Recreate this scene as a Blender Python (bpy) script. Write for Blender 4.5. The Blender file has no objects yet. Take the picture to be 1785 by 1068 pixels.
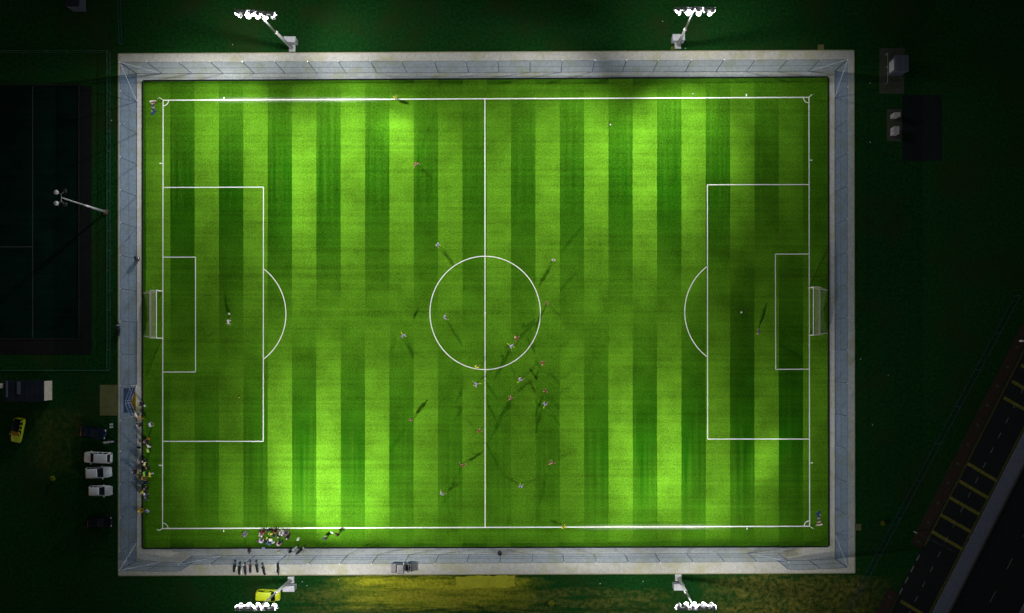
import bpy, math, random
from mathutils import Vector, Matrix, Euler

random.seed(7)
SC = bpy.context.scene
COL = SC.collection
R = math.radians

# ---------------------------------------------------------------- camera
S, HC, NX, NY = 10.7, 150.0, 922.0, 605.0       # pixels per metre on the ground, drone height, point below the drone
cam_d = bpy.data.cameras.new('camera')
cam = bpy.data.objects.new('camera', cam_d)
COL.objects.link(cam)
cam.location = (0, 0, HC)
cam_d.sensor_width = 36
cam_d.sensor_fit = 'HORIZONTAL'
cam_d.lens = 36 * (HC * S) / 1785.0
cam_d.shift_x = (892.5 - NX) / 1785.0
cam_d.shift_y = (NY - 534.0) / 1785.0
cam_d.clip_start = 1
cam_d.clip_end = 3000
SC.camera = cam

# ---------------------------------------------------------------- night sky
W = bpy.data.worlds.new("World")
SC.world = W
W.use_nodes = True
wn = W.node_tree
bg = wn.nodes['Background']
sky = wn.nodes.new('ShaderNodeTexSky')
sky.sky_type = 'NISHITA'
sky.sun_disc = False
sky.sun_elevation = R(0.5)
sky.sun_rotation = R(250)
wn.links.new(sky.outputs['Color'], bg.inputs['Color'])
bg.inputs['Strength'].default_value = 0.15
SC.view_settings.view_transform = 'Standard'
SC.view_settings.look = 'None'
SC.view_settings.gamma = 1.0
SC.view_settings.exposure = 0.0
SC.cycles.use_denoising = True
SC.cycles.denoising_prefilter = 'ACCURATE'
SC.cycles.use_adaptive_sampling = False
SC.render.filter_size = 1.1

def P(px, py, z=0.0):
    """point of the photograph's ground plan -> metres"""
    return Vector(((px - NX) / S, -(py - NY) / S, z))

# where the four lit masts stand, how tall, and where each lamp is aimed (ground plan), watts and cone
MAST_H = 17.5
MASTS = {
 'nw': dict(base=(510, 85), top=(446, 21), tilt=4, aims=[(780, 580, 50.4, 92), (270, 445, 1.0, 60), (380, 420, 23.9, 92), (620, 340, 26.2, 92), (380, 340, 6.2, 92), (300, 260, 26.3, 78), (860, 260, 20.0, 78), (700, 112, 10.0, 95), (370, 112, 5.0, 95), (500, 60, 5.0, 110), (693, 232, 60, 16)]),
 'ne': dict(base=(1181, 80), top=(1211, 15), tilt=0, aims=[(860, 580, 56.7, 92), (941, 445, 1.0, 60), (620, 420, 33.2, 92), (1100, 340, 13.6, 78), (1180, 260, 38.6, 60), (1420, 260, 11.5, 78), (1260, 260, 7.6, 78), (970, 110, 11.0, 95), (1310, 110, 4.0, 95), (1190, 55, 5.0, 110)]),
 'sw': dict(base=(508, 1010), top=(447, 1062), tilt=0, aims=[(268, 645, 1.0, 60), (860, 660, 27.6, 92), (460, 660, 7.4, 92), (620, 740, 75.3, 78), (460, 740, 8.8, 92), (380, 740, 8.6, 92), (860, 900, 18.7, 45), (720, 985, 8.0, 95), (400, 985, 4.0, 95), (575, 1030, 6.5, 110), (655, 880, 9, 20)]),
 'se': dict(base=(1182, 1006), top=(1212, 1061), tilt=0, aims=[(1260, 580, 3.1, 92), (1260, 660, 27.3, 92), (1100, 740, 28.2, 60), (940, 740, 27.0, 92), (1180, 820, 12.4, 78), (1420, 820, 9.0, 60), (1420, 900, 4.0, 92), (980, 985, 8.0, 95), (1300, 985, 3.0, 95), (1235, 1035, 6.5, 110), (1336, 800, 27, 15)]),
}
LAMP_POWER = 1080.0   # watts per unit in the tables above

# ---------------------------------------------------------------- materials
def clampc(c): return (max(0, min(1, c[0])), max(0, min(1, c[1])), max(0, min(1, c[2])), 1)

class NT:
    def __init__(s, name):
        s.m = bpy.data.materials.new(name); s.m.use_nodes = True
        s.t = s.m.node_tree; s.n = s.t.nodes; s.l = s.t.links
        s.out = s.n['Material Output']; s.b = s.n['Principled BSDF']
        s.b.inputs['Roughness'].default_value = 0.8
        s.b.inputs['Specular IOR Level'].default_value = 0.2
    def add(s, typ, **kw):
        nd = s.n.new(typ)
        for k, v in kw.items(): setattr(nd, k, v)
        return nd
    def link(s, a, b): s.l.new(a, b)
    def val(s, sock, v):
        if isinstance(v, bpy.types.NodeSocket): s.l.new(v, sock)
        else: sock.default_value = v
    def math(s, op, a, b=0.0, c=0.0, clamp=False):
        nd = s.add('ShaderNodeMath', operation=op, use_clamp=clamp)
        s.val(nd.inputs[0], a); s.val(nd.inputs[1], b); s.val(nd.inputs[2], c)
        return nd.outputs[0]
    def mix(s, f, a, b):
        nd = s.add('ShaderNodeMix', data_type='RGBA')
        s.val(nd.inputs['Factor'], f)
        s.val(nd.inputs['A'], clampc(a) if isinstance(a, (tuple, list)) else a)
        s.val(nd.inputs['B'], clampc(b) if isinstance(b, (tuple, list)) else b)
        return nd.outputs['Result']
    def coord(s): return s.add('ShaderNodeTexCoord').outputs['Object']
    def xyz(s, v):
        nd = s.add('ShaderNodeSeparateXYZ'); s.l.new(v, nd.inputs[0]); return nd.outputs
    def scaled(s, v, sc):
        nd = s.add('ShaderNodeMapping'); s.l.new(v, nd.inputs['Vector']); nd.inputs['Scale'].default_value = sc
        return nd.outputs['Vector']
    def noise(s, v, scale, detail=3, rough=0.55, dist=0.0):
        nd = s.add('ShaderNodeTexNoise'); s.l.new(v, nd.inputs['Vector'])
        nd.inputs['Scale'].default_value = scale; nd.inputs['Detail'].default_value = detail
        nd.inputs['Roughness'].default_value = rough; nd.inputs['Distortion'].default_value = dist
        return nd.outputs['Fac']
    def ramp(s, f, lo, hi, a=0.0, b=1.0):
        nd = s.add('ShaderNodeMapRange', interpolation_type='SMOOTHSTEP')
        s.val(nd.inputs['Value'], f); nd.inputs['From Min'].default_value = lo; nd.inputs['From Max'].default_value = hi
        nd.inputs['To Min'].default_value = a; nd.inputs['To Max'].default_value = b
        return nd.outputs['Result']
    def bump(s, h, strength, dist=0.05):
        nd = s.add('ShaderNodeBump'); s.l.new(h, nd.inputs['Height'])
        nd.inputs['Strength'].default_value = strength; nd.inputs['Distance'].default_value = dist
        s.l.new(nd.outputs['Normal'], s.b.inputs['Normal'])

_mats = {}
def plain(name, col, rough=0.7, metal=0.0, spec=0.3, var=0.18, scale=6.0):
    """a painted / cloth / metal surface with slight uneven colour"""
    if name in _mats: return _mats[name]
    k = NT(name)
    f = k.noise(k.coord(), scale, 4)
    lo = tuple(c * (1 - var) for c in col); hi = tuple(c * (1 + var) for c in col)
    k.link(k.mix(k.ramp(f, .3, .7), lo, hi), k.b.inputs['Base Color'])
    k.b.inputs['Roughness'].default_value = rough; k.b.inputs['Metallic'].default_value = metal
    k.b.inputs['Specular IOR Level'].default_value = spec
    _mats[name] = k.m
    return k.m

def m_turf(name, deep, pale, stripes=True):
    """mown turf: blades of neighbouring bands lean up- or down-field, so each band catches the lamps of one side"""
    k = NT(name); k.n.remove(k.b)
    c = k.coord(); x, y, z = k.xyz(c)
    x0 = (297 - NX) / S; wd = 42.42 / S
    wob = k.math('MULTIPLY', k.math('SUBTRACT', k.noise(k.scaled(c, (1, .25, 1)), .5, 2), .5), .12)
    u = k.math('DIVIDE', k.math('SUBTRACT', k.math('ADD', x, wob), x0), wd)
    par = k.math('FLOORED_MODULO', k.math('FLOOR', u), 2.0)
    sgn = k.math('SUBTRACT', k.math('MULTIPLY', par, 2.0), 1.0) if stripes else 0.3
    streak = k.noise(k.scaled(c, (1.7, .03, 1)), 1.0, 3, .6)             # brush lines along the field
    cross = k.noise(k.scaled(c, (.02, 1.5, 1)), 1.0, 2, .6)              # wheel lines across it
    blot = k.noise(c, .22, 3)
    grain = k.noise(c, 4.2, 3, .75)
    lean = k.math('ADD', 1.0, k.math('MULTIPLY', k.math('SUBTRACT', streak, .5), 1.5))
    lean = k.math('ADD', lean, k.math('MULTIPLY', k.math('SUBTRACT', blot, .5), .6))
    gx = k.math('MULTIPLY', k.math('SUBTRACT', k.noise(c, 5.0, 2, .7), .5), .35)
    gy = k.math('MULTIPLY', k.math('SUBTRACT', grain, .5), .5)
    def normal(t):
        cx = k.add('ShaderNodeCombineXYZ')
        k.val(cx.inputs[0], gx)
        k.val(cx.inputs[1], k.math('ADD', k.math('MULTIPLY', k.math('MULTIPLY', sgn, lean), t), gy))
        cx.inputs[2].default_value = 1.0
        nm = k.add('ShaderNodeVectorMath', operation='NORMALIZE'); k.link(cx.outputs[0], nm.inputs[0])
        return nm.outputs['Vector']
    tone = k.math('ADD', k.math('MULTIPLY', grain, .9), k.math('MULTIPLY', cross, .35))
    tone = k.math('ADD', tone, k.math('MULTIPLY', blot, .5))
    tone = k.ramp(tone, .55, 1.2)
    d1 = k.add('ShaderNodeBsdfDiffuse'); d2 = k.add('ShaderNodeBsdfDiffuse')
    k.link(k.mix(tone, tuple(v * .5 for v in deep), tuple(v * 1.45 for v in deep)), d1.inputs['Color'])
    k.link(k.mix(tone, tuple(v * .5 for v in pale), tuple(v * 1.5 for v in pale)), d2.inputs['Color'])
    k.link(normal(.1), d1.inputs['Normal']); k.link(normal(.75), d2.inputs['Normal'])
    ad = k.add('ShaderNodeAddShader')
    k.link(d1.outputs[0], ad.inputs[0]); k.link(d2.outputs[0], ad.inputs[1])
    k.link(ad.outputs[0], k.out.inputs['Surface'])
    return k.m

M = {}
M['turf'] = m_turf('mown_turf', (.0006, .06, .0004), (.064, .125, .008))
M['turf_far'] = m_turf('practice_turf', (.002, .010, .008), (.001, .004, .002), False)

def m_ground():
    k = NT('rough_grass'); c = k.coord(); x, y, z = k.xyz(c)
    n1 = k.noise(c, .12, 4); n2 = k.noise(c, 2.2, 4, .7); n3 = k.noise(c, .5, 4, .6, .6)
    g = k.mix(k.ramp(n2, .3, .75), (.006, .032, .008), (.012, .080, .013))
    g = k.mix(k.ramp(n1, .45, .75), g, (.020, .042, .010))
    # worn earth and dry grass along the south edge, each with its own ragged outline
    warp = k.math('MULTIPLY', k.math('SUBTRACT', n3, .5), 7.0)
    warp2 = k.math('MULTIPLY', k.math('SUBTRACT', k.noise(k.scaled(c, (.25, 1.6, 1)), .6, 5, .65), .5), 6.0)
    def patch(xa, xb, ya, yb, sx, sy):
        xx = k.math('ADD', x, warp); yy = k.math('ADD', y, warp2)
        a = k.math('MULTIPLY', k.ramp(xx, xa, xa + sx), k.ramp(xx, xb - sx, xb, 1, 0))
        b = k.math('MULTIPLY', k.ramp(yy, ya, ya + sy), k.ramp(yy, yb - sy, yb, 1, 0))
        return k.math('MULTIPLY', a, b)
    earth = k.mix(k.ramp(n2, .3, .7), (.24, .25, .010), (.50, .51, .035))
    dry = k.mix(k.ramp(k.noise(c, 1.3, 6, .72), .36, .64), (.020, .050, .010), (.19, .175, .035))
    band = k.ramp(k.noise(k.scaled(c, (.12, 1.0, 1)), .8, 4, .6), .36, .6)
    pe = k.math('MULTIPLY', patch(-34, 4, -43.2, -36.6, 11, 1.6), k.math('ADD', k.math('MULTIPLY', band, .7), .3))
    g = k.mix(pe, g, earth)
    g = k.mix(k.math('MULTIPLY', patch(-42, 27, -48, -38.5, 8, 1.5), k.math('MULTIPLY', band, .5)), g, dry)
    g = k.mix(k.math('MULTIPLY', patch(26, 62, -50, -36.4, 10, 1.6), k.ramp(n3, .3, .6, .35, .95)), g, dry)
    g = k.mix(k.math('MULTIPLY', patch(-82, -72, -22, -9, 3, 3), .28), g, dry)
    k.link(g, k.b.inputs['Base Color'])
    k.b.inputs['Roughness'].default_value = 1.0; k.b.inputs['Specular IOR Level'].default_value = 0
    k.bump(n2, .9, .12)
    return k.m
M['ground'] = m_ground()

def m_stone(name, a, b, moss=None, amt=.5, joints=None, scale=1.0):
    k = NT(name); c = k.coord(); x, y, z = k.xyz(c)
    n = k.noise(c, 7 * scale, 5, .75); n2 = k.noise(c, .35 * scale, 4, .6); n3 = k.noise(c, 1.6, 4, .7)
    col = k.mix(k.ramp(n, .3, .7), a, b)
    col = k.mix(k.ramp(n3, .25, .6, .35, 0), col, tuple(v * .5 for v in a))
    if moss:
        col = k.mix(k.math('MULTIPLY', k.ramp(n2, .45, .7), amt), col, moss)
        col = k.mix(k.math('MULTIPLY', k.ramp(n3, .62, .75), amt * .8), col, tuple(v * .55 for v in moss))
    k.link(col, k.b.inputs['Base Color'])
    k.b.inputs['Roughness'].default_value = .95; k.b.inputs['Specular IOR Level'].default_value = .1
    k.bump(n, .5, .03)
    return k.m
M['path'] = m_stone('gravel_path', (.50, .49, .45), (.74, .73, .68), (.46, .44, .22), .6)
M['asphalt'] = m_stone('asphalt', (.013, .016, .017), (.030, .034, .034))
M['asphalt_old'] = m_stone('old_asphalt', (.009, .014, .013), (.016, .023, .021))
M['flag'] = m_stone('paving_grey', (.14, .15, .20), (.21, .22, .28))
M['brick'] = m_stone('paving_red', (.035, .024, .017), (.06, .042, .03))
M['brownstrip'] = m_stone('brown_gravel', (.008, .009, .008), (.016, .017, .015))
M['pad'] = m_stone('mossy_concrete', (.13, .13, .045), (.22, .21, .09), (.12, .12, .02), .6)
M['pad_dark'] = m_stone('dark_concrete', (.05, .055, .04), (.10, .10, .075), (.06, .07, .02), .6)
M['yellowpad'] = m_stone('sandy_earth', (.36, .36, .02), (.50, .50, .045), (.34, .35, .02), .6)
M['concrete'] = m_stone('pale_concrete', (.48, .48, .50), (.62, .62, .64))
M['edging'] = plain('dark_edging', (.012, .014, .012), .9)
M['edging_pale'] = plain('pale_edging', (.36, .34, .20), .9)
M['maroon'] = m_stone('maroon_paving', (.055, .035, .045), (.09, .055, .065))
M['rust'] = m_stone('rusty_gravel', (.20, .10, .02), (.28, .16, .03))

def m_white_line():
    k = NT('white_line_paint'); c = k.coord()
    f = k.noise(c, 5, 4, .7)
    k.link(k.mix(k.ramp(f, .3, .6), (.72, .76, .60), (.88, .89, .84)), k.b.inputs['Base Color'])
    k.b.inputs['Roughness'].default_value = .9
    return k.m
M['line'] = m_white_line()
M['roadwhite'] = plain('road_white', (.20, .21, .19), .9, var=.3, scale=3)
M['roadyellow'] = plain('road_yellow', (.17, .155, .022), .9, var=.35, scale=3)
M['white_metal'] = plain('white_metal', (.8, .8, .78), .4)
M['galv'] = plain('galvanised', (.42, .42, .45), .45, .2, .5)
M['post'] = plain('fence_blue_grey', (.07, .10, .16), .5, 0, .4)
M['post_pale'] = plain('fence_pale_brace', (.55, .58, .66), .5, 0, .4)
M['green_post'] = plain('green_railing', (.04, .13, .085), .6)
M['practice_line'] = plain('practice_line', (.05, .055, .05), .9)
M['fence_dark'] = plain('weathered_fence', (.035, .06, .10), .7)
M['dark_metal'] = plain('dark_metal', (.03, .033, .04), .5, 0, .4)
M['lamp_shell'] = plain('lamp_shell', (.45, .45, .47), .5, 0, .4)
M['glass'] = plain('car_glass', (.004, .005, .008), .08, 0, .6)
M['rubber'] = plain('tyre_rubber', (.012, .012, .013), .85)
M['chrome'] = plain('rim_metal', (.5, .5, .52), .3, .6, .5)
M['cabinet'] = plain('cabinet_paint', (.55, .56, .60), .6, var=.1, scale=2)
M['net_line'] = plain('goal_white', (.82, .83, .80), .4)

def m_mesh(name, col, clear, tint=(1, 1, 1)):
    """woven wire mesh: too fine to resolve, so it covers a fixed share of what is behind"""
    k = NT(name); k.n.remove(k.b)
    tr = k.add('ShaderNodeBsdfTransparent'); tr.inputs['Color'].default_value = clampc(tint)
    df = k.add('ShaderNodeBsdfDiffuse')
    c = k.coord(); f = k.noise(c, .8, 3)
    k.link(k.mix(f, tuple(v * .8 for v in col), tuple(v * 1.2 for v in col)), df.inputs['Color'])
    mx = k.add('ShaderNodeMixShader'); mx.inputs[0].default_value = 1 - clear
    k.link(tr.outputs[0], mx.inputs[1]); k.link(df.outputs[0], mx.inputs[2])
    k.link(mx.outputs[0], k.out.inputs['Surface'])
    return k.m
M['mesh'] = m_mesh('blue_wire_mesh', (.05, .10, .22), .72, (.80, .89, 1.0))
M['mesh_gate'] = m_mesh('blue_gate_mesh', (.02, .06, .15), .5)
M['mesh_green'] = m_mesh('green_wire_mesh', (.015, .06, .04), .84)
M['mesh_dark'] = m_mesh('dark_blue_mesh', (.006, .018, .045), .90)
M['net'] = m_mesh('goal_netting', (.58, .60, .34), .62)

def m_emit(name, col, strength):
    k = NT(name); k.n.remove(k.b)
    e = k.add('ShaderNodeEmission'); e.inputs['Color'].default_value = clampc(col); e.inputs['Strength'].default_value = strength
    k.link(e.outputs[0], k.out.inputs['Surface']); return k.m
M['lit_lens'] = m_emit('lit_floodlight_lens', (1, .99, 1), 14)
M['dead_lens'] = plain('unlit_lens', (.75, .76, .78), .25, 0, .6)

# ---------------------------------------------------------------- mesh helpers
class MB:
    def __init__(s): s.v = []; s.f = []; s.mi = []; s.cur = 0
    def poly(s, pts):
        b = len(s.v); s.v += [Vector(p) for p in pts]; s.f.append(list(range(b, b + len(pts)))); s.mi.append(s.cur); return s
    def faces(s, pts, fs):
        b = len(s.v); s.v += [Vector(p) for p in pts]
        for f in fs: s.f.append([b + i for i in f]); s.mi.append(s.cur)
        return s
    def box(s, c, d, rz=0.0, bev=0.0, rot=None):
        c = Vector(c); hx, hy, hz = d[0] / 2, d[1] / 2, d[2] / 2
        m = rot if rot is not None else Matrix.Rotation(rz, 3, 'Z')
        if bev <= 0:
            pts = [c + m @ Vector((sx * hx, sy * hy, sz * hz)) for sz in (-1, 1) for sy in (-1, 1) for sx in (-1, 1)]
            fs = [(0, 2, 3, 1), (4, 5, 7, 6), (0, 1, 5, 4), (2, 6, 7, 3), (0, 4, 6, 2), (1, 3, 7, 5)]
            return s.faces(pts, fs)
        b = min(bev, hx * .9, hy * .9, hz * .9)
        rings = []
        for z, ins in ((-hz, b), (-hz + b, 0), (hz - b, 0), (hz, b)):
            x, y = hx - ins, hy - ins; k = b * .7
            ring = [(x, -y + k), (x, y - k), (x - k, y), (-x + k, y), (-x, y - k), (-x, -y + k), (-x + k, -y), (x - k, -y)]
            rings.append([c + m @ Vector((a, e, z)) for a, e in ring])
        return s.rings(rings)
    def rings(s, rings, cap=True):
        n = len(rings[0]); b = len(s.v)
        for r in rings: s.v += [Vector(p) for p in r]
        for i in range(len(rings) - 1):
            for j in range(n):
                a = b + i * n + j; e = b + i * n + (j + 1) % n
                s.f.append([a, e, e + n, a + n]); s.mi.append(s.cur)
        if cap:
            s.f.append([b + j for j in range(n)][::-1]); s.mi.append(s.cur)
            q = b + (len(rings) - 1) * n
            s.f.append([q + j for j in range(n)]); s.mi.append(s.cur)
        return s
    def tube(s, p0, p1, r0, r1=None, n=8):
        p0, p1 = Vector(p0), Vector(p1); r1 = r0 if r1 is None else r1
        d = (p1 - p0).normalized(); a = d.orthogonal().normalized(); e = d.cross(a)
        ring = lambda p, r: [p + (a * math.cos(2 * math.pi * i / n) + e * math.sin(2 * math.pi * i / n)) * r for i in range(n)]
        return s.rings([ring(p0, r0), ring(p1, r1)])
    def path(s, pts, r, n=6):
        for a, b in zip(pts[:-1], pts[1:]): s.tube(a, b, r, r, n)
        return s
    def lathe(s, c, axis, prof, n=12):
        c = Vector(c); d = Vector(axis).normalized(); a = d.orthogonal().normalized(); e = d.cross(a)
        rs = [[c + d * t + (a * math.cos(2 * math.pi * i / n) + e * math.sin(2 * math.pi * i / n)) * r for i in range(n)] for t, r in prof]
        return s.rings(rs)
    def ell(s, c, rx, ry, rz_, n=12, m=7):
        c = Vector(c); rs = []
        for j in range(m):
            t = -math.pi / 2 + math.pi * (j + .02) / (m - 1 + .04)
            rs.append([c + Vector((rx * math.cos(t) * math.cos(2 * math.pi * i / n), ry * math.cos(t) * math.sin(2 * math.pi * i / n), rz_ * math.sin(t))) for i in range(n)])
        return s.rings(rs)
    def torus(s, c, axis, R_, r, n=18, m=8):
        c = Vector(c); d = Vector(axis).normalized(); a = d.orthogonal().normalized(); e = d.cross(a); b = len(s.v)
        for i in range(n):
            t = 2 * math.pi * i / n; u = a * math.cos(t) + e * math.sin(t)
            for j in range(m):
                q = 2 * math.pi * j / m
                s.v.append(c + u * (R_ + r * math.cos(q)) + d * r * math.sin(q))
        for i in range(n):
            for j in range(m):
                s.f.append([b + i * m + j, b + ((i + 1) % n) * m + j, b + ((i + 1) % n) * m + (j + 1) % m, b + i * m + (j + 1) % m]); s.mi.append(s.cur)
        return s
    def slab(s, pts, z0, z1):
        n = len(pts)
        lo = [(p[0], p[1], z0) for p in pts]; hi = [(p[0], p[1], z1) for p in pts]
        return s.rings([lo, hi])
    def strip(s, p0, p1, w, z):
        """flat painted stripe between two ground points"""
        a, b = Vector((p0[0], p0[1], 0)), Vector((p1[0], p1[1], 0)); d = (b - a).normalized(); n = Vector((-d.y, d.x, 0)) * w / 2
        return s.poly([(q.x, q.y, z) for q in (a - n, b - n, b + n, a + n)])
    def mesh(s, name, mats, smooth=False):
        me = bpy.data.meshes.new(name)
        me.from_pydata([tuple(v) for v in s.v], [], s.f)
        for m in (mats if isinstance(mats, (list, tuple)) else [mats]): me.materials.append(m)
        me.polygons.foreach_set('material_index', s.mi)
        if smooth: me.polygons.foreach_set('use_smooth', [True] * len(me.polygons))
        me.update()
        return me
    def build(s, name, mats, parent=None, smooth=False, loc=None):
        return link(name, s.mesh(name, mats, smooth), parent, loc)

def link(name, data, parent=None, loc=None, rot=None):
    o = bpy.data.objects.new(name, data); COL.objects.link(o)
    if parent: o.parent = parent
    if loc is not None: o.location = loc
    if rot is not None: o.rotation_euler = rot
    return o
def tag(o, label=None, cat=None, group=None, kind=None):
    if label: o['label'] = label
    if cat: o['category'] = cat
    if group: o['group'] = group
    if kind: o['kind'] = kind
    return o
def thing(name, label, cat, loc=(0, 0, 0), rz=0.0, group=None):
    o = link(name, None, None, loc, (0, 0, rz)); o.empty_display_size = .3
    return tag(o, label, cat, group)
KIDS = {}
def kids(o): return [c for c in COL.objects if c.parent is o]
def copy_tree(o, parent=None):
    c = o.copy(); COL.objects.link(c); c.parent = parent
    for ch in kids(o): copy_tree(ch, c)
    return c
def struct(name, mb, mat): return tag(mb.build(name, mat), kind='structure')
def quad(*p): return [P(*q) for q in p]
def flat(pts, z): return [(p.x, p.y, z) for p in pts]

# ---------------------------------------------------------------- ground, pitch, paths
g = MB(); N = 10
for i in range(N):
    for j in range(N):
        a = -800 + 1600 * i / N; b = -800 + 1600 * j / N; d = 1600 / N
        g.poly([(a, b, 0), (a + d, b, 0), (a + d, b + d, 0), (a, b + d, 0)])
struct('ground', g, M['ground'])

T_IN = quad((249, 140.5), (1443.5, 134), (1444.5, 952.5), (248.5, 955.5))     # turf edge
P_OUT = quad((206.5, 93.5), (1488.5, 87.5), (1490, 998.5), (206.5, 1003))     # path edge
mb = MB(); mb.poly(flat(T_IN, .03)); struct('pitch_turf', mb, M['turf'])
mb = MB()
for i in range(4):
    a, b, c, d = T_IN[i], T_IN[(i + 1) % 4], P_OUT[(i + 1) % 4], P_OUT[i]
    mb.poly(flat([a, b, c, d], .05))
struct('perimeter_path', mb, M['path'])
def ring_edge(mb, q, w, z0, z1):
    for i in range(4):
        a, b = q[i], q[(i + 1) % 4]; d = (b - a).normalized()
        mb.box(((a.x + b.x) / 2, (a.y + b.y) / 2, (z0 + z1) / 2), ((b - a).length - w * 1.02, w, z1 - z0), math.atan2(d.y, d.x))
    return mb
struct('turf_edging', ring_edge(MB(), T_IN, .22, 0, .13), M['edging'])
struct('path_edging', ring_edge(MB(), P_OUT, .14, 0, .09), M['edging_pale'])

# painted lines
LZ = .036; LW = .135
mk = MB()
TL, TR, BR, BL = P(284.5, 174.5), P(1410, 169.5), P(1411.2, 917), P(283.5, 921)
mk.strip(TL + Vector((-.06, 0, 0)), TR + Vector((.06, 0, 0)), LW * 1.3, LZ); mk.strip(BL + Vector((-.06, 0, 0)), BR + Vector((.06, 0, 0)), LW * 1.3, LZ)
mk.strip(TL, BL, LW * 1.15, LZ + .0012); mk.strip(TR, BR, LW * 1.15, LZ + .0012)
mk.strip(P(845.3, 173), P(845.7, 918), LW * 1.1, LZ + .0012)
def lines(pts):
    for i, (a, b) in enumerate(zip(pts[:-1], pts[1:])): mk.strip(P(*a), P(*b), LW, LZ + .0024 + .0012 * (i % 2))
lines([(284, 326.5), (459.3, 326), (459, 769), (284, 769)])
lines([(284, 448), (341, 448), (341, 648), (284, 648.3)])
lines([(1410, 321.5), (1233, 321.8), (1233.5, 765), (1410.5, 765)])
lines([(1410, 442.6), (1351.5, 442.6), (1352, 643.5), (1410, 643.2)])
def arc(cx, cy, rx, ry, a0, a1, n=72, w=LW, z=LZ + .0036):
    o, i = [], []
    for k in range(n + 1):
        t = R(a0 + (a1 - a0) * k / n); c, s_ = math.cos(t), math.sin(t)
        o.append(P(cx + (rx + w * S / 2) * c, cy + (ry + w * S / 2) * s_)); i.append(P(cx + (rx - w * S / 2) * c, cy + (ry - w * S / 2) * s_))
    for k in range(n): mk.poly(flat([i[k], o[k], o[k + 1], i[k + 1]], z))
arc(845.7, 545.2, 96.3, 98.8, 0, 360)
arc(402, 547, 96.5, 98, -53.5, 53.5, 40); arc(1290, 543, 96.5, 98, 180 - 54, 180 + 54, 40)
for cx, cy, a in ((284.5, 174.5, 0), (1410, 169.5, 90), (1411.2, 917, 180), (283.5, 921, 270)): arc(cx, cy, 9.6, 9.6, a, a + 90, 14)
for cx, cy in ((845.6, 545.2), (399.5, 547.4), (1292, 543.8)):
    mk.poly(flat([P(cx + 1.6 * math.cos(t * .5236), cy + 1.6 * math.sin(t * .5236)) for t in range(12)], LZ + .005))
for a, b in (((390.5, 169), (390.5, 173)), ((1301, 163.5), (1301, 168)), ((390, 923), (390, 927)), ((1302, 919), (1302, 923)),
             ((278, 284.6), (283, 284.6)), ((1412, 279), (1416, 279)), ((277, 811), (282, 811)), ((1413, 806.5), (1417, 806.5))):
    mk.strip(P(*a), P(*b), .17, LZ + .0036)
struct('pitch_markings', mk, M['line'])

def m_fringe():  # translucent white band along a touchline, fading outwards and broken up by noise
    k = NT('white_fringe'); k.n.remove(k.b); c = k.coord(); x, y, z = k.xyz(c)
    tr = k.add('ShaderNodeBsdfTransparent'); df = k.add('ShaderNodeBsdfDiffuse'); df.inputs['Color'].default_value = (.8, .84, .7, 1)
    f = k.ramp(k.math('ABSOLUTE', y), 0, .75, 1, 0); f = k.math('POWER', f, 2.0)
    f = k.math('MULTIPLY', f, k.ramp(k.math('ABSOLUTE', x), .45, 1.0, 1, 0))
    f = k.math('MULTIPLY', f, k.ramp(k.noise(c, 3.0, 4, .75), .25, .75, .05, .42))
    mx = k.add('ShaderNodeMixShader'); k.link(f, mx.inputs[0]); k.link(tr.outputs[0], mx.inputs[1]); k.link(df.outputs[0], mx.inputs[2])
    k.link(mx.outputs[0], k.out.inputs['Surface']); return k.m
M['fringe'] = m_fringe()
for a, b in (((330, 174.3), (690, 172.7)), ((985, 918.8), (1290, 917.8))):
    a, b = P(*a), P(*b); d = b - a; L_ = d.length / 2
    me = MB().poly([(-1, -.9, 0), (1, -.9, 0), (1, .9, 0), (-1, .9, 0)]).mesh('white_fringe', M['fringe'])
    o = link('white_fringe', me, None, (a + b) / 2 + Vector((0, 0, .033)), (0, 0, math.atan2(d.y, d.x))); o.scale = (L_, 1, 1); tag(o, kind='structure')

# left: second pitch, its gravel margin, the entrance pad, paving at the gate
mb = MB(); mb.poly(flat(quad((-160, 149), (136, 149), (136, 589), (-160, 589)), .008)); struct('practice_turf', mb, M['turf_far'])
mb = MB(); mb.slab(quad((136.6, 149), (160, 149), (160, 617), (-160, 617), (-160, 590), (136.6, 590)), 0, .05)
struct('practice_margin', mb, M['brownstrip'])
mb = MB(); ring = quad((-160, 147.6), (137.6, 147.6), (137.6, 590.6), (-160, 590.6))
for a, b in ((0, 1), (1, 2), (2, 3)):
    d = (ring[b] - ring[a]).normalized(); c = (ring[a] + ring[b]) / 2
    mb.box((c.x, c.y, .06), ((ring[b] - ring[a]).length - .2, .2, .12), math.atan2(d.y, d.x))
struct('practice_kerb', mb, M['edging'])
mb = MB(); mb.strip(P(57, 150), P(57, 588), .12, .014); mb.strip(P(57, 430), P(-100, 430), .12, .0155); struct('practice_markings', mb, M['practice_line'])
mb = MB(); mb.slab(quad((174, 670.5), (206, 670.5), (206, 724), (174, 724)), 0, .045); struct('entrance_pad', mb, M['pad'])
mb = MB(); mb.poly(flat(quad((215.5, 676), (236, 676), (236, 719), (215.5, 719)), .056)); struct('gate_paving', mb, M['maroon'])
mb = MB(); mb.poly(flat(quad((229, 686), (236, 686), (236, 716), (229, 716)), .061)); struct('gate_gravel', mb, M['rust'])
mb = MB(); mb.box(P(237.2, 701.5, .07), (.13, 2.9, .09)); struct('gate_threshold', mb, M['yellowpad'])
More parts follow.
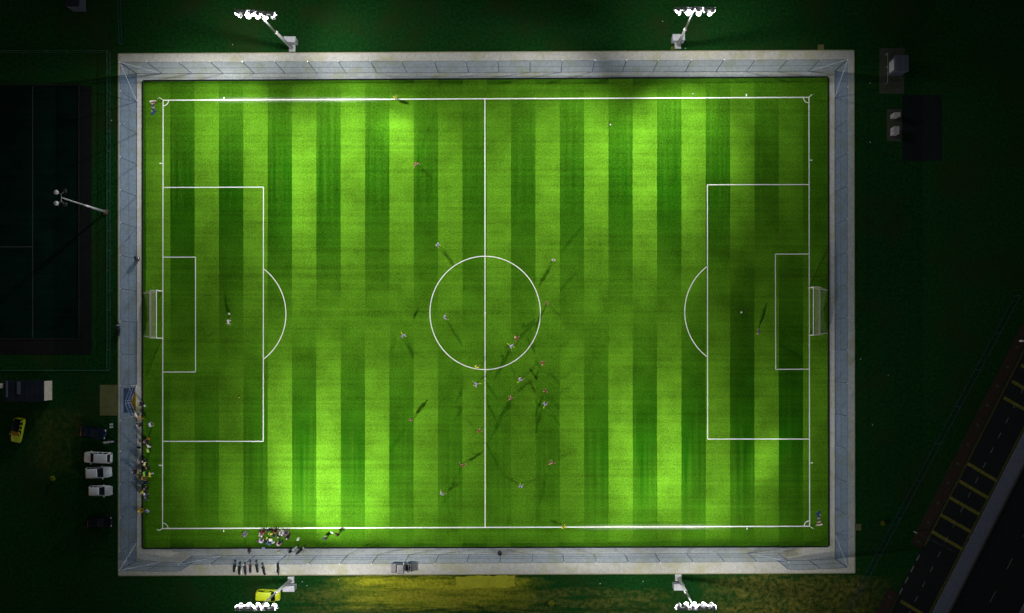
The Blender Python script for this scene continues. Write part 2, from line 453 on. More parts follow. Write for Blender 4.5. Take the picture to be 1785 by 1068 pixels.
# right: equipment pads, old asphalt, road
mb = MB(); mb.slab(quad((1533, 84), (1577, 84), (1576, 163), (1533, 163)), 0, .04); mb.slab(quad((1546, 190), (1572, 190), (1572, 246), (1546, 246)), 0, .04)
struct('equipment_pads', mb, M['pad_dark'])
mb = MB(); mb.poly(flat(quad((1573, 165), (1642, 165), (1642, 280), (1573, 280)), .006)); struct('old_asphalt', mb, M['asphalt_old'])
mb = MB(); rp_ = random.Random(5); edge = []
for (xa, ya), (xb, yb) in (((795, 1004), (897, 1003)), ((897, 1003), (898, 1023)), ((898, 1023), (796, 1025)), ((796, 1025), (795, 1004))):
    for q in range(14): edge.append(P(xa + (xb - xa) * q / 14 + rp_.uniform(-1.6, 1.6), ya + (yb - ya) * q / 14 + rp_.uniform(-1.6, 1.6)))
mb.slab(edge, 0, .05)
struct('earth_platform', mb, M['yellowpad'])
mb = MB(); mb.slab(quad((1425.5, 77.5), (1436, 77.5), (1436, 87), (1425.5, 87)), 0, .06); mb.slab(quad((1492, 913), (1501, 913), (1501, 924), (1492, 924)), 0, .06)
struct('manhole_surrounds', mb, M['pad'])

RD = Vector((-.4535, -.8913, 0)).normalized()                      # along the road, towards bottom left
def rp(px, py, along, side, z=0.0):
    n = Vector((RD.y, -RD.x, 0))                                    # to the left of travel = towards the pitch... sign fixed below
    q = P(px, py) + RD * along + Vector((.8913, -.4535, 0)) * side
    return Vector((q.x, q.y, z))
# reference point on the road's pitch-side kerb
KX, KY = 1690.7, 788
def rquad(a0, a1, s0, s1): return [rp(KX, KY, a, s) for a, s in ((a0, s0), (a1, s0), (a1, s1), (a0, s1))]
mb = MB(); mb.poly(flat(rquad(-90, 90, 0, 6.35), .008)); mb.poly(flat(rquad(-90, 90, 8.9, 19), .008))
struct('road', mb, M['asphalt'])
mb = MB(); mb.slab(rquad(-90, 17.6, -1.85, 0), 0, .12); mb.slab(rquad(25.8, 90, -1.85, 0), 0, .12); struct('pavement', mb, M['brick'])
mb = MB(); mb.slab(rquad(-90, 90, 6.35, 8.6), 0, .12); mb.slab(rquad(-90, 90, 19, 21.4), 0, .12); struct('central_reservation', mb, M['flag'])
mb = MB(); mb.slab(rquad(-90, 90, 8.6, 8.9), 0, .2); struct('reservation_kerb', mb, M['pad_dark'])
mb = MB()
for s_, a0, a1 in ((.22, -90, 17), (.42, -90, 17), (.22, 26, 90), (5.95, -90, 90), (6.15, -90, 90)):
    mb.strip(rp(KX, KY, a0, s_), rp(KX, KY, a1, s_), .08, .012)
def bar(p0, p1):
    mb.strip(P(*p0), P(*p1), .52, .013)
for q in (((1686.7, 807.7), (1737.8, 838)), ((1672, 838), (1723, 868)), ((1655, 866.6), (1707.7, 896.8)), ((1639.5, 897), (1693, 927)),
          ((1624, 926), (1677.5, 957)), ((1570, 1047.5), (1623, 1079)), ((1764, 664), (1817, 695)), ((1749.6, 692.7), (1803, 723)), ((1780, 636), (1833, 667))):
    bar(*q)
struct('yellow_road_markings', mb, M['roadyellow'])
mb = MB()
for k in range(-14, 20): mb.strip(rp(KX, KY, k * 2.72 + .3, 3.05), rp(KX, KY, k * 2.72 + 1.3, 3.05), .1, .0145)
for k in range(4): mb.strip(rp(KX, KY, 18.6 + k * 2.05, .25), rp(KX, KY, 19.7 + k * 2.05, .25), .2, .0145)
for k in range(-8, 12): mb.strip(rp(KX, KY, k * 6 + .3, 14), rp(KX, KY, k * 6 + 2.3, 14), .1, .0145)
struct('white_road_markings', mb, M['roadwhite'])
mb = MB()
for k in range(-8, 5): mb.box(rp(KX, KY, 3.55 * k + 2.6, -.95, .13), (.42, .55, .03), math.atan2(RD.y, RD.x))
mb.box(rp(KX, KY, 27, -.95, .13), (.42, .55, .03), math.atan2(RD.y, RD.x))
struct('pavement_inset_slabs', mb, M['pad_dark'])

# ---------------------------------------------------------------- fences
FH = 6.2
def fence(label, posts, h=FH, name='perimeter_fence', post_m='post', mesh_m='mesh', rails=(.05, .5, 1.0), braces=(), pr=.055, group='tall mesh fences round the pitch', cap=True):
    """posts: ground points of one run. Parts: every post, the rails, the mesh, corner braces"""
    o = P(*posts[0]); t = thing(name, label, 'fence', o, 0, group)
    pts = [P(*p) - o for p in posts]
    for p in pts:
        m_ = MB(); m_.tube((p.x, p.y, 0), (p.x, p.y, h), pr, pr, 8)
        q = m_.build('post', M[post_m], t)
        if cap: MB().lathe((p.x, p.y, h), (0, 0, 1), [(0, pr * 1.5), (.06, pr * 1.5), (.09, pr * .7)], 8).build('cap', M['white_metal'], q)
    for rl in rails:
        z = .12 if rl < .1 else h * rl - .04
        m_ = MB()
        for a, b in zip(pts[:-1], pts[1:]): m_.tube((a.x, a.y, z), (b.x, b.y, z), .028, .028, 6)
        m_.build('rail', M[post_m], t)
    m_ = MB()
    for a, b in zip(pts[:-1], pts[1:]): m_.poly([(a.x, a.y, .06), (b.x, b.y, .06), (b.x, b.y, h - .06), (a.x, a.y, h - .06)])
    m_.build('mesh_panel', M[mesh_m], t)
    for (p, zp), (q, zq) in braces:
        a, b = P(*p) - o, P(*q) - o
        MB().tube((a.x, a.y, zp), (b.x, b.y, zq), .045, .045, 6).build('brace', M['post_pale'], t)
    return t
def yl(x, x0, y0, x1, y1): return y0 + (y1 - y0) * (x - x0) / (x1 - x0)
tx = [237.5, 283, 335, 389, 443, 497, 552, 603, 657, 709, 764, 817, 870, 924, 978, 1032, 1085, 1138, 1194, 1248, 1301, 1355, 1409, 1454.5]
tp = [(x, yl(x, 239, 128.4, 1455, 124)) for x in tx]
fence('top fence run between the path and the dark north verge', tp,
      braces=[(((237.5, 128.4), FH), (tp[1], .1)), ((tp[-1], FH), (tp[-2], .1))])
bx = [336.5, 389, 445, 499, 553, 606, 659, 713, 765, 818, 873, 928, 981, 1035, 1089, 1142, 1197, 1250, 1304, 1356]
bp = [(x, yl(x, 336, 968.4, 1356, 963.6)) for x in bx]
fence('long bottom fence run beside the parked motorcycles', bp, rails=(.05, .3, .5, 1.0),
      braces=[((bp[0], FH), (bp[1], .1)), ((bp[-1], FH), (bp[-2], .1))])
fence('short fence piece set back at the bottom left corner', [(237.5, 978), (282, 979.5), (336.5, 980)], braces=[(((237.5, 978), FH), ((282, 979.5), .1))])
fence('short fence piece set back at the bottom right corner', [(1356, 977), (1410, 976), (1454.8, 973.5)])
lx = [(238.5, 128.4), (239, 177), (239, 232), (239, 287), (239, 342), (239, 397), (239, 451), (239, 507), (239, 561.6), (239, 617), (239, 669)]
fence('upper left fence run, from the corner down to the double gate', lx, braces=[(((238.2, 129), FH), ((239, 177), .1))])
lx2 = [(239, 727), (239, 779), (239, 834), (239, 890), (238.5, 945), (238, 977)]
fence('lower left fence run, from the double gate past the spectators', lx2, braces=[(((238, 977), FH), ((238.5, 945), .1))])
rx = [(1454.6, 125), (1454.6, 170), (1454.6, 225), (1454.6, 280), (1454.6, 335), (1454.7, 391), (1454.7, 446), (1454.7, 501), (1454.8, 556), (1454.8, 609), (1454.8, 665),
      (1455, 720), (1455, 775), (1455, 831), (1455, 885.5), (1455, 929.5), (1455, 972.8)]
fence('right fence run between the path and the dark east verge', rx, braces=[((rx[0], FH), (rx[1], .1)), ((rx[-1], FH), (rx[-2], .1))])

def gate(label, hinge, free, h, leaves=1, mesh_m='mesh_gate'):
    a, b = P(*hinge), P(*free); d = b - a
    t = thing('gate', label, 'gate', a, math.atan2(d.y, d.x), None); L = d.length
    m_ = MB()
    for x in (0.03, L - .03): m_.tube((x, 0, .08), (x, 0, h), .035, .035, 6)
    for z in (.1, h * .5, h - .02): m_.tube((.06, 0, z), (L - .06, 0, z), .03, .03, 6)
    m_.build('gate_frame', M['post_pale'], t)
    MB().poly([(.05, .004, .12), (L - .05, .004, .12), (L - .05, .004, h - .05), (.05, .004, h - .05)]).build('mesh_panel', M[mesh_m], t)
    MB().box((L - .15, .05, 1.05), (.16, .06, .1)).build('latch', M['galv'], t)
    return t
gate('upper leaf of the open double gate in the left fence', (238.5, 671.5), (228.8, 698), 2.3)
gate('lower leaf of the open double gate in the left fence', (238, 725), (228.6, 701), 2.3)
gate('open pedestrian gate at the bottom left corner', (336.3, 969.5), (322, 976), 2.4)
gate('pedestrian gate across the path at the bottom right corner', (1356, 964.6), (1364.5, 972.5), 2.6)
# gate heads over the double gate
t = thing('gate_header', 'high crossbar frame over the double gate in the left fence', 'frame', P(239, 669.6))
MB().tube((0, -.02, 2.5), (0, -5.25, 2.5), .04, .04, 6).build('crossbar', M['post'], t); MB().tube((0, -.02, FH - .02), (0, -5.25, FH - .02), .03, .03, 6).build('top_rail', M['post'], t)
MB().poly([(.0, -.05, 2.55), (0, -5.2, 2.55), (0, -5.2, FH - .08), (0, -.05, FH - .08)]).build('mesh_panel', M['mesh'], t)

# low railing round the second pitch, diagonal fence along the road, fence stub top left
pts = [(192.3, 92 + i * 34.5) for i in range(17)]; pts[-1] = (191.8, 644.5)
fence('low green railing along the right side of the dark practice pitch', pts, 1.25, 'railing', 'green_post', 'mesh_green', (.05, 1.0), pr=.03, group='railings of the practice pitch', cap=False)
fence('low railing below the dark practice pitch, above the cabin', [(191.8 - i * 36, 645) for i in range(8)], 1.25, 'railing', 'green_post', 'mesh_green', (.05, 1.0), pr=.03, group='railings of the practice pitch', cap=False)
fence('low railing above the dark practice pitch', [(192.3 - i * 36, 92) for i in range(8)], 1.25, 'railing', 'green_post', 'mesh_green', (.05, 1.0), pr=.03, group='railings of the practice pitch', cap=False)
fence('dark blue mesh fence running diagonally beside the road', [(1768 - i * 34.4, 516 + i * 64) for i in range(10)], 2.0, 'mesh_fence', 'fence_dark', 'mesh_dark', (.05, 1.0), pr=.035, group='mesh fences outside the pitch', cap=False)
fence('low fence stub running up from the top left corner of the path', [(213, 78), (211.5, 40), (210.5, 0), (210, -40)], 1.2, 'mesh_fence', 'fence_dark', 'mesh_green', (.05, 1.0), pr=.04, group='mesh fences outside the pitch', cap=False)

# ---------------------------------------------------------------- floodlight masts
def aim_rot(d):
    return Vector(d).to_track_quat('-Z', 'Y').to_euler()
def mast(label, base, top, tilt, aims, lit=True):
    b = P(*base); k = (HC - MAST_H) / HC
    tp_ = Vector(((top[0] - NX) / S * k, -(top[1] - NY) / S * k, MAST_H)) - b
    t = thing('floodlight_mast', label, 'floodlight', b, 0, 'lit floodlight masts')
    MB().box((0, 0, .2), (1.02, 1.02, .4), 0, .06).build('plinth', M['concrete'], t)
    mid = tp_ * .48
    m_ = MB().tube((0, 0, .4), mid, .27, .2, 12); m_.build('lower_pole', M['galv'], t, True)
    MB().lathe((0, 0, .4), (0, 0, 1), [(0, .36), (.12, .36), (.13, .29), (.3, .28)], 12).build('base_flange', M['galv'], t)
    MB().tube(mid, tp_ + Vector((0, 0, .9)), .17, .1, 12).build('upper_pole', M['galv'], t, True)
    MB().tube(mid - tp_.normalized() * .2, mid + tp_.normalized() * .2, .27, .24, 12).build('collar', M['white_metal'], t)
    r = R(-tilt); ux = Vector((math.cos(r), math.sin(r), 0))
    inward = -1 if base[1] < 500 else 1
    uy = Vector((0, inward, 0))
    W2 = 2.95
    rows = [(tp_ + Vector((0, 0, .55)), 6), (tp_ + Vector((0, 0, -.55)), len(aims) - 6)]
    slots = sorted([(abs(-1 + 2 * (i + .5) / n), ri, i) for ri, (c, n) in enumerate(rows) for i in range(n)])
    strong = sorted(range(len(aims)), key=lambda q: -aims[q][2])      # the strongest lamps sit nearest the mast
    offs = {(ri, i): -1 + 2 * (i + .5) / rows[ri][1] for f, ri, i in slots}
    who = {(ri, i): strong[j] for j, (f, ri, i) in enumerate(slots[:6])}
    for key, q in zip(sorted([(ri, i) for f, ri, i in slots[6:]], key=lambda t_: offs[t_]), sorted(strong[6:], key=lambda q: aims[q][0])): who[key] = q
    for rowi, (c, n) in enumerate(rows):
        m_ = MB().tube(c - ux * W2, c + ux * W2, .07, .07, 8)
        for s_ in (-1, 1): m_.tube(c + ux * s_ * W2 * .5, tp_ + Vector((0, 0, -1.2 if rowi else .9)), .03, .03, 6)
        m_.build('crossarm', M['galv'], t)
        for i in range(n):
            off = (-1 + 2 * (i + .5) / n) * W2
            ax, ay, pw, cone = aims[who[(rowi, i)]]
            c0 = c + ux * off + uy * .35 + Vector((0, 0, .05))
            d = (P(ax, ay, 0) - b - c0).normalized()
            # the beam leaves from the lens, clear of the neighbouring shells
            fl = MB().lathe(c0, d, [(-.30, .10), (-.22, .2), (0, .31), (.16, .36), (.2, .36)], 14)
            fl.tube(c + ux * off, c0 - d * .1, .035, .035, 6)
            fl = fl.build('floodlight', M['lamp_shell'], t)
            MB().lathe(c0 + d * .17, d, [(0, .36), (.1, .35), (.2, .28), (.28, .15), (.31, .02)], 14).build('lens', M['lit_lens'], fl, True)
            ld = bpy.data.lights.new('floodlight_beam', 'SPOT')
            ld.energy = pw * LAMP_POWER; ld.spot_size = R(cone); ld.spot_blend = .95; ld.shadow_soft_size = .16
            ld.color = (1.0, .985, .94)
            lo = link('floodlight_beam', ld, fl, c0 + d * .62, aim_rot(d))
    return t
for key, lab in (('nw', 'lit floodlight mast at the top left, lamps hanging over the dark verge'), ('ne', 'lit floodlight mast at the top right, lamps hanging over the dark verge'),
                 ('sw', 'lit floodlight mast at the bottom left beside the yellow van'), ('se', 'lit floodlight mast at the bottom right over brown dry grass')):
    q = MASTS[key]; mast(lab, q['base'], q['top'], q['tilt'], q['aims'])

# the unlit mast of the practice pitch
b = P(185, 369.5)
t = thing('floodlight_mast', 'unlit floodlight mast with four lamps beside the left railing', 'floodlight', b)
MB().box((0, 0, .15), (.75, .8, .3), 0, .05).build('plinth', M['rust'], t)
tp_ = Vector((-.55, .2, 13.2))
MB().tube((0, 0, .3), tp_ * .5, .2, .15, 10).build('lower_pole', M['galv'], t, True)
MB().tube(tp_ * .5, tp_, .13, .08, 10).build('upper_pole', M['galv'], t, True)
MB().path([tp_ + Vector((.5, -.95, 0)), tp_ + Vector((0, -.55, .1)), tp_ + Vector((0, .55, .1)), tp_ + Vector((.5, .95, 0))], .05, 6).tube(tp_ + Vector((0, -.55, .1)), tp_ + Vector((-.6, -.75, 0)), .05, .05, 6).tube(tp_ + Vector((0, .55, .1)), tp_ + Vector((-.6, .75, 0)), .05, .05, 6).build('crossarm', M['galv'], t)
for dx, dy, ax in ((-.75, -.8, (-1, -.3, -.8)), (-.75, .8, (-1, .3, -.8)), (.55, -1, (1, -.3, -.8)), (.55, 1, (1, .3, -.8))):
    d = Vector(ax).normalized(); c0 = tp_ + Vector((dx, dy, 0))
    fl = MB().lathe(c0, d, [(-.32, .1), (-.25, .24), (0, .33), (.14, .36)], 12).build('floodlight', M['dead_lens'] if dx < 0 else M['dark_metal'], t, True)
    MB().lathe(c0 + d * .13, d, [(0, .33), (.05, .2), (.06, .03)], 12).build('lens', M['dead_lens'], fl, True)

def cabinet(label, x0, x1, y0, y1, h, mat='cabinet', group='electrical cabinets', doors=(0, -1)):
    a, b = P(x0, y1), P(x1, y0); c = (a + b) / 2; dx, dy = b.x - a.x, b.y - a.y
    t = thing('electrical_cabinet', label, 'cabinet', (c.x, c.y, 0), 0, group)
    MB().box((0, 0, .05), (dx + .1, dy + .1, .1)).build('base', M['pad_dark'], t)
    MB().box((0, 0, .1 + (h - .16) / 2), (dx, dy, h - .16), 0, .03).build('housing', M[mat], t)
    MB().box((0, 0, h - .03), (dx + .08, dy + .08, .06), 0, .02).build('lid', M[mat], t)
    sx, sy = doors
    for s_ in (-1, 1):
        if sy: f = MB().box((s_ * dx * .24, sy * (dy / 2 + .012), h * .5), (dx * .45, .02, h * .74)).build('door', M[mat], t); MB().box((s_ * .07, sy * (dy / 2 + .04), h * .5), (.03, .03, .16)).build('handle', M['dark_metal'], f)
        else: f = MB().box((sx * (dx / 2 + .012), s_ * dy * .24, h * .5), (.02, dy * .45, h * .74)).build('door', M[mat], t); MB().box((sx * (dx / 2 + .04), s_ * .07, h * .5), (.03, .03, .16)).build('handle', M['dark_metal'], f)
    return t
cabinet('grey cabinet behind the top left floodlight mast', 500, 519.5, 70, 79, 1.8)
cabinet('grey cabinet behind the top right floodlight mast', 1170, 1190.5, 66, 76, 1.8)
cabinet('grey cabinet behind the bottom left floodlight mast', 498, 517.5, 1017, 1026, 1.8)
cabinet('grey cabinet behind the bottom right floodlight mast', 1172, 1190, 1014, 1023.5, 1.8)
M['pink_grey'] = plain('pinkish_cabinet', (.46, .40, .40), .7, var=.1)
cabinet('narrow pinkish kiosk, upper of two on the dark right pad', 1551.5, 1562, 200.5, 207.5, 1.7, 'pink_grey', 'kiosks on the right pad', (-1, 0))
cabinet('square pinkish kiosk, lower of two on the dark right pad', 1551.5, 1561, 224, 237, 1.5, 'pink_grey', 'kiosks on the right pad', (-1, 0))

def hut(name, label, x0, x1, y0, y1, h, wall, roof, ribs, axis='x', over=.1):
    a, b = P(x0, y1), P(x1, y0); c = (a + b) / 2; dx, dy = b.x - a.x, b.y - a.y
    t = thing(name, label, 'hut', (c.x, c.y, 0))
    MB().box((0, 0, h / 2), (dx, dy, h)).build('wall', wall, t)
    r_ = MB().box((0, 0, h + .06), (dx + 2 * over, dy + 2 * over, .12), 0, .03)
    n = int((dx if axis == 'x' else dy) / .8)
    for i in range(n):
        o_ = -.5 + (i + .5) / n
        if axis == 'x': r_.box((o_ * dx, 0, h + .14), (.1, dy, .05))
        else: r_.box((0, o_ * dy, h + .14), (dx, .1, .05))
    r_.build('roof', roof, t)
    return t, dx, dy
M['shed_metal'] = plain('grey_sheet_metal', (.08, .095, .13), .6, var=.12)
M['pale_wall'] = plain('cream_wall', (.50, .47, .40), .85, var=.12, scale=3)
M['roof_dark'] = plain('dark_blue_roof', (.010, .016, .028), .7, var=.2, scale=1)
t, dx, dy = hut('substation', 'grey ribbed metal enclosure on the dark pad at the top right', 1549.5, 1571, 106, 132, 2.6, M['shed_metal'], M['shed_metal'], 8)
MB().box((-dx / 2 - .02, 0, 1.1), (.04, dy * .7, 1.9)).build('door', M['cabinet'], t)
t2 = fence('low rail in front of the grey ribbed enclosure at the top right', [(1543, 96), (1543, 118), (1543, 147)], 1.1, 'railing', 'galv', 'mesh_green', (1.0,), pr=.03, group='railings by the enclosure', cap=False)
t, dx, dy = hut('cabin', 'long dark cabin with a pale end wall left of the gate', 22, 90.5, 663, 697, 2.5, M['roof_dark'], M['roof_dark'], 10)
MB().box((dx / 2 + .03, 0, 1.24), (.05, dy - .05, 2.44)).build('end_wall', M['pale_wall'], t)
MB().box((-.7, .5, 2.75), (.5, 2.0, .12)).build('roof_hatch', M['shed_metal'], t)
MB().box((-2.6, .3, 2.72), (.3, 2.6, .1)).build('roof_vent', M['shed_metal'], t)
t, dx, dy = hut('shed', 'dark blue shed cut off by the top left edge', 128, 150, -25, 20, 2.4, M['shed_metal'], M['roof_dark'], 6)
t, dx, dy = hut('shed', 'small pale shed cut off by the left edge beside the long cabin', -20, 6, 668, 676, 2.0, M['pale_wall'], M['roof_dark'], 4)

# street lamp and bollard sign by the road
def street_lamp(label, base, ang):
    t = thing('street_lamp', label, 'street lamp', P(*base), ang, 'street lamps by the road')
    MB().tube((0, 0, 0), (0, 0, 1.2), .11, .1, 8).build('base', M['galv'], t)
    MB().tube((0, 0, 1.2), (0, 0, 9.5), .07, .05, 8).path([(0, 0, 9.5), (.5, 0, 9.85), (1.2, 0, 9.95)], .045).build('column', M['dark_metal'], t)
    MB().box((1.5, 0, 9.95), (.65, .24, .12), 0, .04).build('lantern', M['dark_metal'], t)
street_lamp('unlit street lamp at the red pavement beside the road junction', (1593.5, 926.5), R(-27))
t = thing('bollard_sign', 'white traffic bollard on the pavement at the right edge', 'bollard', P(1778, 594))
MB().box((0, 0, .45), (.45, .3, .9), 0, .08).build('body', M['white_metal'], t); MB().box((0, 0, .06), (.6, .45, .12), 0, .03).build('base', M['dark_metal'], t)

# ---------------------------------------------------------------- goals and corner flags
def goal(label, y0, y1, xb, dirn):
    """goal line at x = xb, net going towards dirn (-1 left, +1 right)"""
    o = P(xb, (y0 + y1) / 2); w = (y1 - y0) / S / 2; h = 2.44
    t = thing('goal', label, 'football goal', o, 0, 'football goals'); r = .075
    for s_ in (-1, 1): MB().tube((0, s_ * w, 0), (0, s_ * w, h), r, r, 10).build('goalpost', M['net_line'], t)
    MB().tube((0, -w - r, h), (0, w + r, h), r, r, 10).build('crossbar', M['net_line'], t)
    d = dirn; B = .98; D = 3.05
    for s_ in (-1, 1):
        MB().path([(0, s_ * w, h), (d * B, s_ * w, h - .02), (d * D, s_ * (w - .38), .06)], .035).tube((0, s_ * w, .05), (d * D, s_ * (w - .38), .05), .03, .03, 6).build('net_support', M['net_line'], t)
    MB().box((d * B, 0, h - .03), (.28, 2 * w, .025)).build('net_tape', M['net_tape'], t)
    n = MB(); K = 12
    prev = None
    rows = []
    for i in range(K + 1):
        y = -w + 2 * w * i / K; u = 1 - (2 * i / K - 1) ** 2          # sags inwards in the middle
        yb = y * (w - .38) / w
        rows.append([(d * .02, y, h - .03), (d * B * .98, y, h - .08), (d * (B + (D - B) * .5 - .3 * u), (y + yb) / 2, h * .5), (d * (D - .65 * u), yb, .06)])
    for a, b in zip(rows[:-1], rows[1:]):
        for j in range(3): n.poly([a[j], b[j], b[j + 1], a[j + 1]])
    for rr in (rows[0], rows[-1]):
        n.poly([(0, rr[0][1], .06), rr[3], rr[1], rr[0]])
    n.build('net', M['net'], t)
    return t
M['net_tape'] = plain('grey_net_tape', (.38, .37, .30), .8)
goal('white goal with net at the left end of the pitch', 507.3, 589.3, 283, -1)
goal('white goal with net at the right end of the pitch', 501.5, 584, 1410, 1)
for lab, q, a in (('top left', TL, 200), ('top right', TR, 20), ('bottom right', BR, 340), ('bottom left', BL, 160)):
    t = thing('corner_flag', 'white corner flag at the %s corner of the pitch' % lab, 'corner flag', q, R(a), 'corner flags')
    MB().tube((0, 0, 0), (0, 0, 1.65), .055, .05, 8).build('pole', M['net_line'], t)
    m_ = MB()
    for i in range(4): m_.faces([(i * .1, .02 * math.sin(i * 1.5), 1.62), (i * .1 + .1, .02 * math.sin(i * 1.5 + 1.5), 1.62), (i * .1 + .1, .02 * math.sin(i * 1.5 + 1.5), 1.3), (i * .1, .02 * math.sin(i * 1.5), 1.3)], [(0, 1, 2, 3)])
    m_.build('flag', M['net_line'], t)

# ---------------------------------------------------------------- vehicles
def car(label, px, py, L, Wd, H, heading, paint, group=None, kind='hatch', dark_rear=True, name='parked_car', z=0.0, roofm=None):
    t = thing(name, label, 'van' if kind == 'van' else 'car', P(px, py, z), heading, group)
    pm = paint; hw = Wd / 2
    belt = .88 if kind != 'van' else 1.02; gc = .22
    def section(x, w, zb, zt, r=.12):
        return [(x, -w + .04, zb), (x, -w, zb + .12), (x, -w, zt - r), (x, -w + r * .8, zt), (x, w - r * .8, zt), (x, w, zt - r), (x, w, zb + .12), (x, w - .04, zb)]
    hd = {'hatch': .27, 'estate': .25, 'van': .2, 'saloon': .27}[kind]
    st = []
    for f, wf, zt in ((0, .78, belt - .28), (.02, .9, belt - .1), (.09, .985, belt - .02), (.2, 1, belt + .02), (.5, 1, belt), (1 - hd, 1, belt - .0), (.86, .98, belt - .1), (.95, .9, belt - .19), (.985, .8, belt - .28), (1, .7, belt - .4)):
        st.append(section(-L / 2 + L * f, hw * wf, gc + (.06 if f in (0, 1) else 0), zt))
    body = MB().rings(st); body = body.build('body', pm, t, True)
    # greenhouse: glass frustum with body-colour roof and pillars
    xr, xf = {'hatch': (.04, .72), 'estate': (.03, .73), 'van': (.01, .80), 'saloon': (.14, .72)}[kind]
    tr, tf = {'hatch': (.13, .53), 'estate': (.09, .55), 'van': (.03, .66), 'saloon': (.28, .55)}[kind]
    X = lambda f: -L / 2 + L * f
    wb, wt = hw * .93, hw * .76 if kind != 'van' else hw * .84
    zb, zt = belt - .02, H - .05
    bl, br_, fr, fl_ = (X(xr), wb, zb), (X(xr), -wb, zb), (X(xf), -wb, zb), (X(xf), wb, zb)
    BLt, BRt, FRt, FLt = (X(tr), wt, zt), (X(tr), -wt, zt), (X(tf), -wt, zt), (X(tf), wt, zt)
    core = MB(); core.rings([[bl, br_, fr, fl_], [BLt, BRt, FRt, FLt]])
    core.build('pillars', pm, t)
    rf = MB(); e = .05; zt2 = zt + .004
    xs = [X(tr) - e, X(tr) + .12, (X(tr) + X(tf)) / 2, X(tf) - .15, X(tf) + e]
    for_ = []
    for i, x in enumerate(xs):
        k_ = (.0, .035, .055, .04, .0)[i]
        for_.append([(x, -wt - .02, zt2), (x, -wt * .8, zt2 + .03 + k_), (x, 0, zt2 + .045 + k_), (x, wt * .8, zt2 + .03 + k_), (x, wt + .02, zt2), (x, 0, zt2 - .003)])
    rf.rings(for_); rf.build('roof', roofm or pm, t, True)
    def pane(nm, a, b_, c, d, ins, push):
        a, b_, c, d = map(Vector, (a, b_, c, d)); m_ = (a + b_ + c + d) / 4
        nrm = (b_ - a).cross(d - a).normalized(); 
        if nrm.dot(m_ - Vector((0, 0, .9))) < 0: nrm = -nrm
        q = [m_ + (v - m_) * ins + nrm * push for v in (a, b_, c, d)]
        MB().poly(q).build(nm, M['glass'], t)
    pane('windscreen', fr, fl_, FLt, FRt, .95, .012)
    pane('rear_window', bl, br_, BRt, BLt, .86, .012)
    for s_ in (1, -1):
        bA, bB = Vector((X(xr) * 1, s_ * wb, zb)), Vector((X(xf), s_ * wb, zb)); tA, tB = Vector((X(tr), s_ * wt, zt)), Vector((X(tf), s_ * wt, zt))
        cuts = (.04, .36, .66, .96) if kind != 'van' else (.05, .5, .76, .97)
        for i in range(3):
            if kind == 'van' and i == 1: continue
            f0, f1 = cuts[i] + .012, cuts[i + 1] - .012
            pane('side_window', bA.lerp(bB, f0), bA.lerp(bB, f1), tA.lerp(tB, f1), tA.lerp(tB, f0), .86, .012)
        m_ = MB().box((X(xf) - .12, s_ * (hw + .1), belt + .06), (.16, .22, .13), 0, .04); m_.build('mirror', pm, t)
        MB().box((L / 2 - .22, s_ * hw * .68, belt - .26), (.22, .34, .12), s_ * -.25, .04).build('headlight', M['white_metal'], t)
        MB().box((-L / 2 + .05, s_ * hw * .76, belt - .14), (.09, .22, .2), 0, .03).build('tail_light', M['red_lens'], t)
        for x in (X(.19), X(.81)):
            w_ = MB().torus((x, s_ * (hw - .1), .31), (0, 1, 0), .235, .085, 16, 8).build('wheel', M['rubber'], t, True)
            MB().lathe((x, s_ * (hw - .1), .31), (0, s_, 0), [(0, .2), (.06, .19), (.07, .06), (.085, .05)], 10).build('rim', M['chrome'], w_)
    MB().box((L / 2 - .02, 0, .36), (.08, hw * 1.2, .16), 0, .03).build('front_grille', M['dark_metal'], t)
    return t
M['red_lens'] = plain('tail_lamp_red', (.25, .02, .015), .3)
M['car_white'] = plain('white_car_paint', (.84, .82, .82), .3, 0, .5, .05)
M['car_black'] = plain('black_car_paint', (.004, .005, .006), .2, 0, .3, .1)
M['car_blue'] = plain('dark_blue_car_paint', (.004, .011, .026), .2, 0, .4, .1)
M['car_lime'] = plain('lime_yellow_paint', (.62, .74, .02), .35, 0, .5, .06)
G = 'white cars parked left of the fence'
car('white estate car, topmost of the three white cars', 173.5, 796.5, 4.55, 1.8, 1.55, math.pi + R(-2), M['car_white'], G, 'estate')
car('white hatchback between the two other white cars', 174.5, 822.5, 4.25, 1.78, 1.45, R(3), M['car_white'], G, 'hatch')
car('small white hatchback, lowest of the three white cars', 178, 854, 3.8, 1.65, 1.47, R(0), M['car_white'], G, 'hatch')
car('dark blue car with glinting bonnet above the white cars', 165, 753, 4.3, 1.78, 1.45, R(-9), M['car_blue'], 'dark cars parked left of the fence', 'saloon')
car('black car almost lost in the dark below the white cars', 176, 909, 4.2, 1.76, 1.42, R(2), M['car_black'], 'dark cars parked left of the fence', 'hatch')
car('lime yellow car with black roof alone in the dark near the left edge', 34.5, 749, 4.0, 1.66, 1.5, R(-101), M['car_lime'], None, 'hatch', roofm=M['car_black'])
car('lime yellow van parked under the bottom left floodlight mast', 470.5, 1035, 3.75, 1.75, 1.8, R(-3), M['car_lime'], None, 'van', name='parked_van')

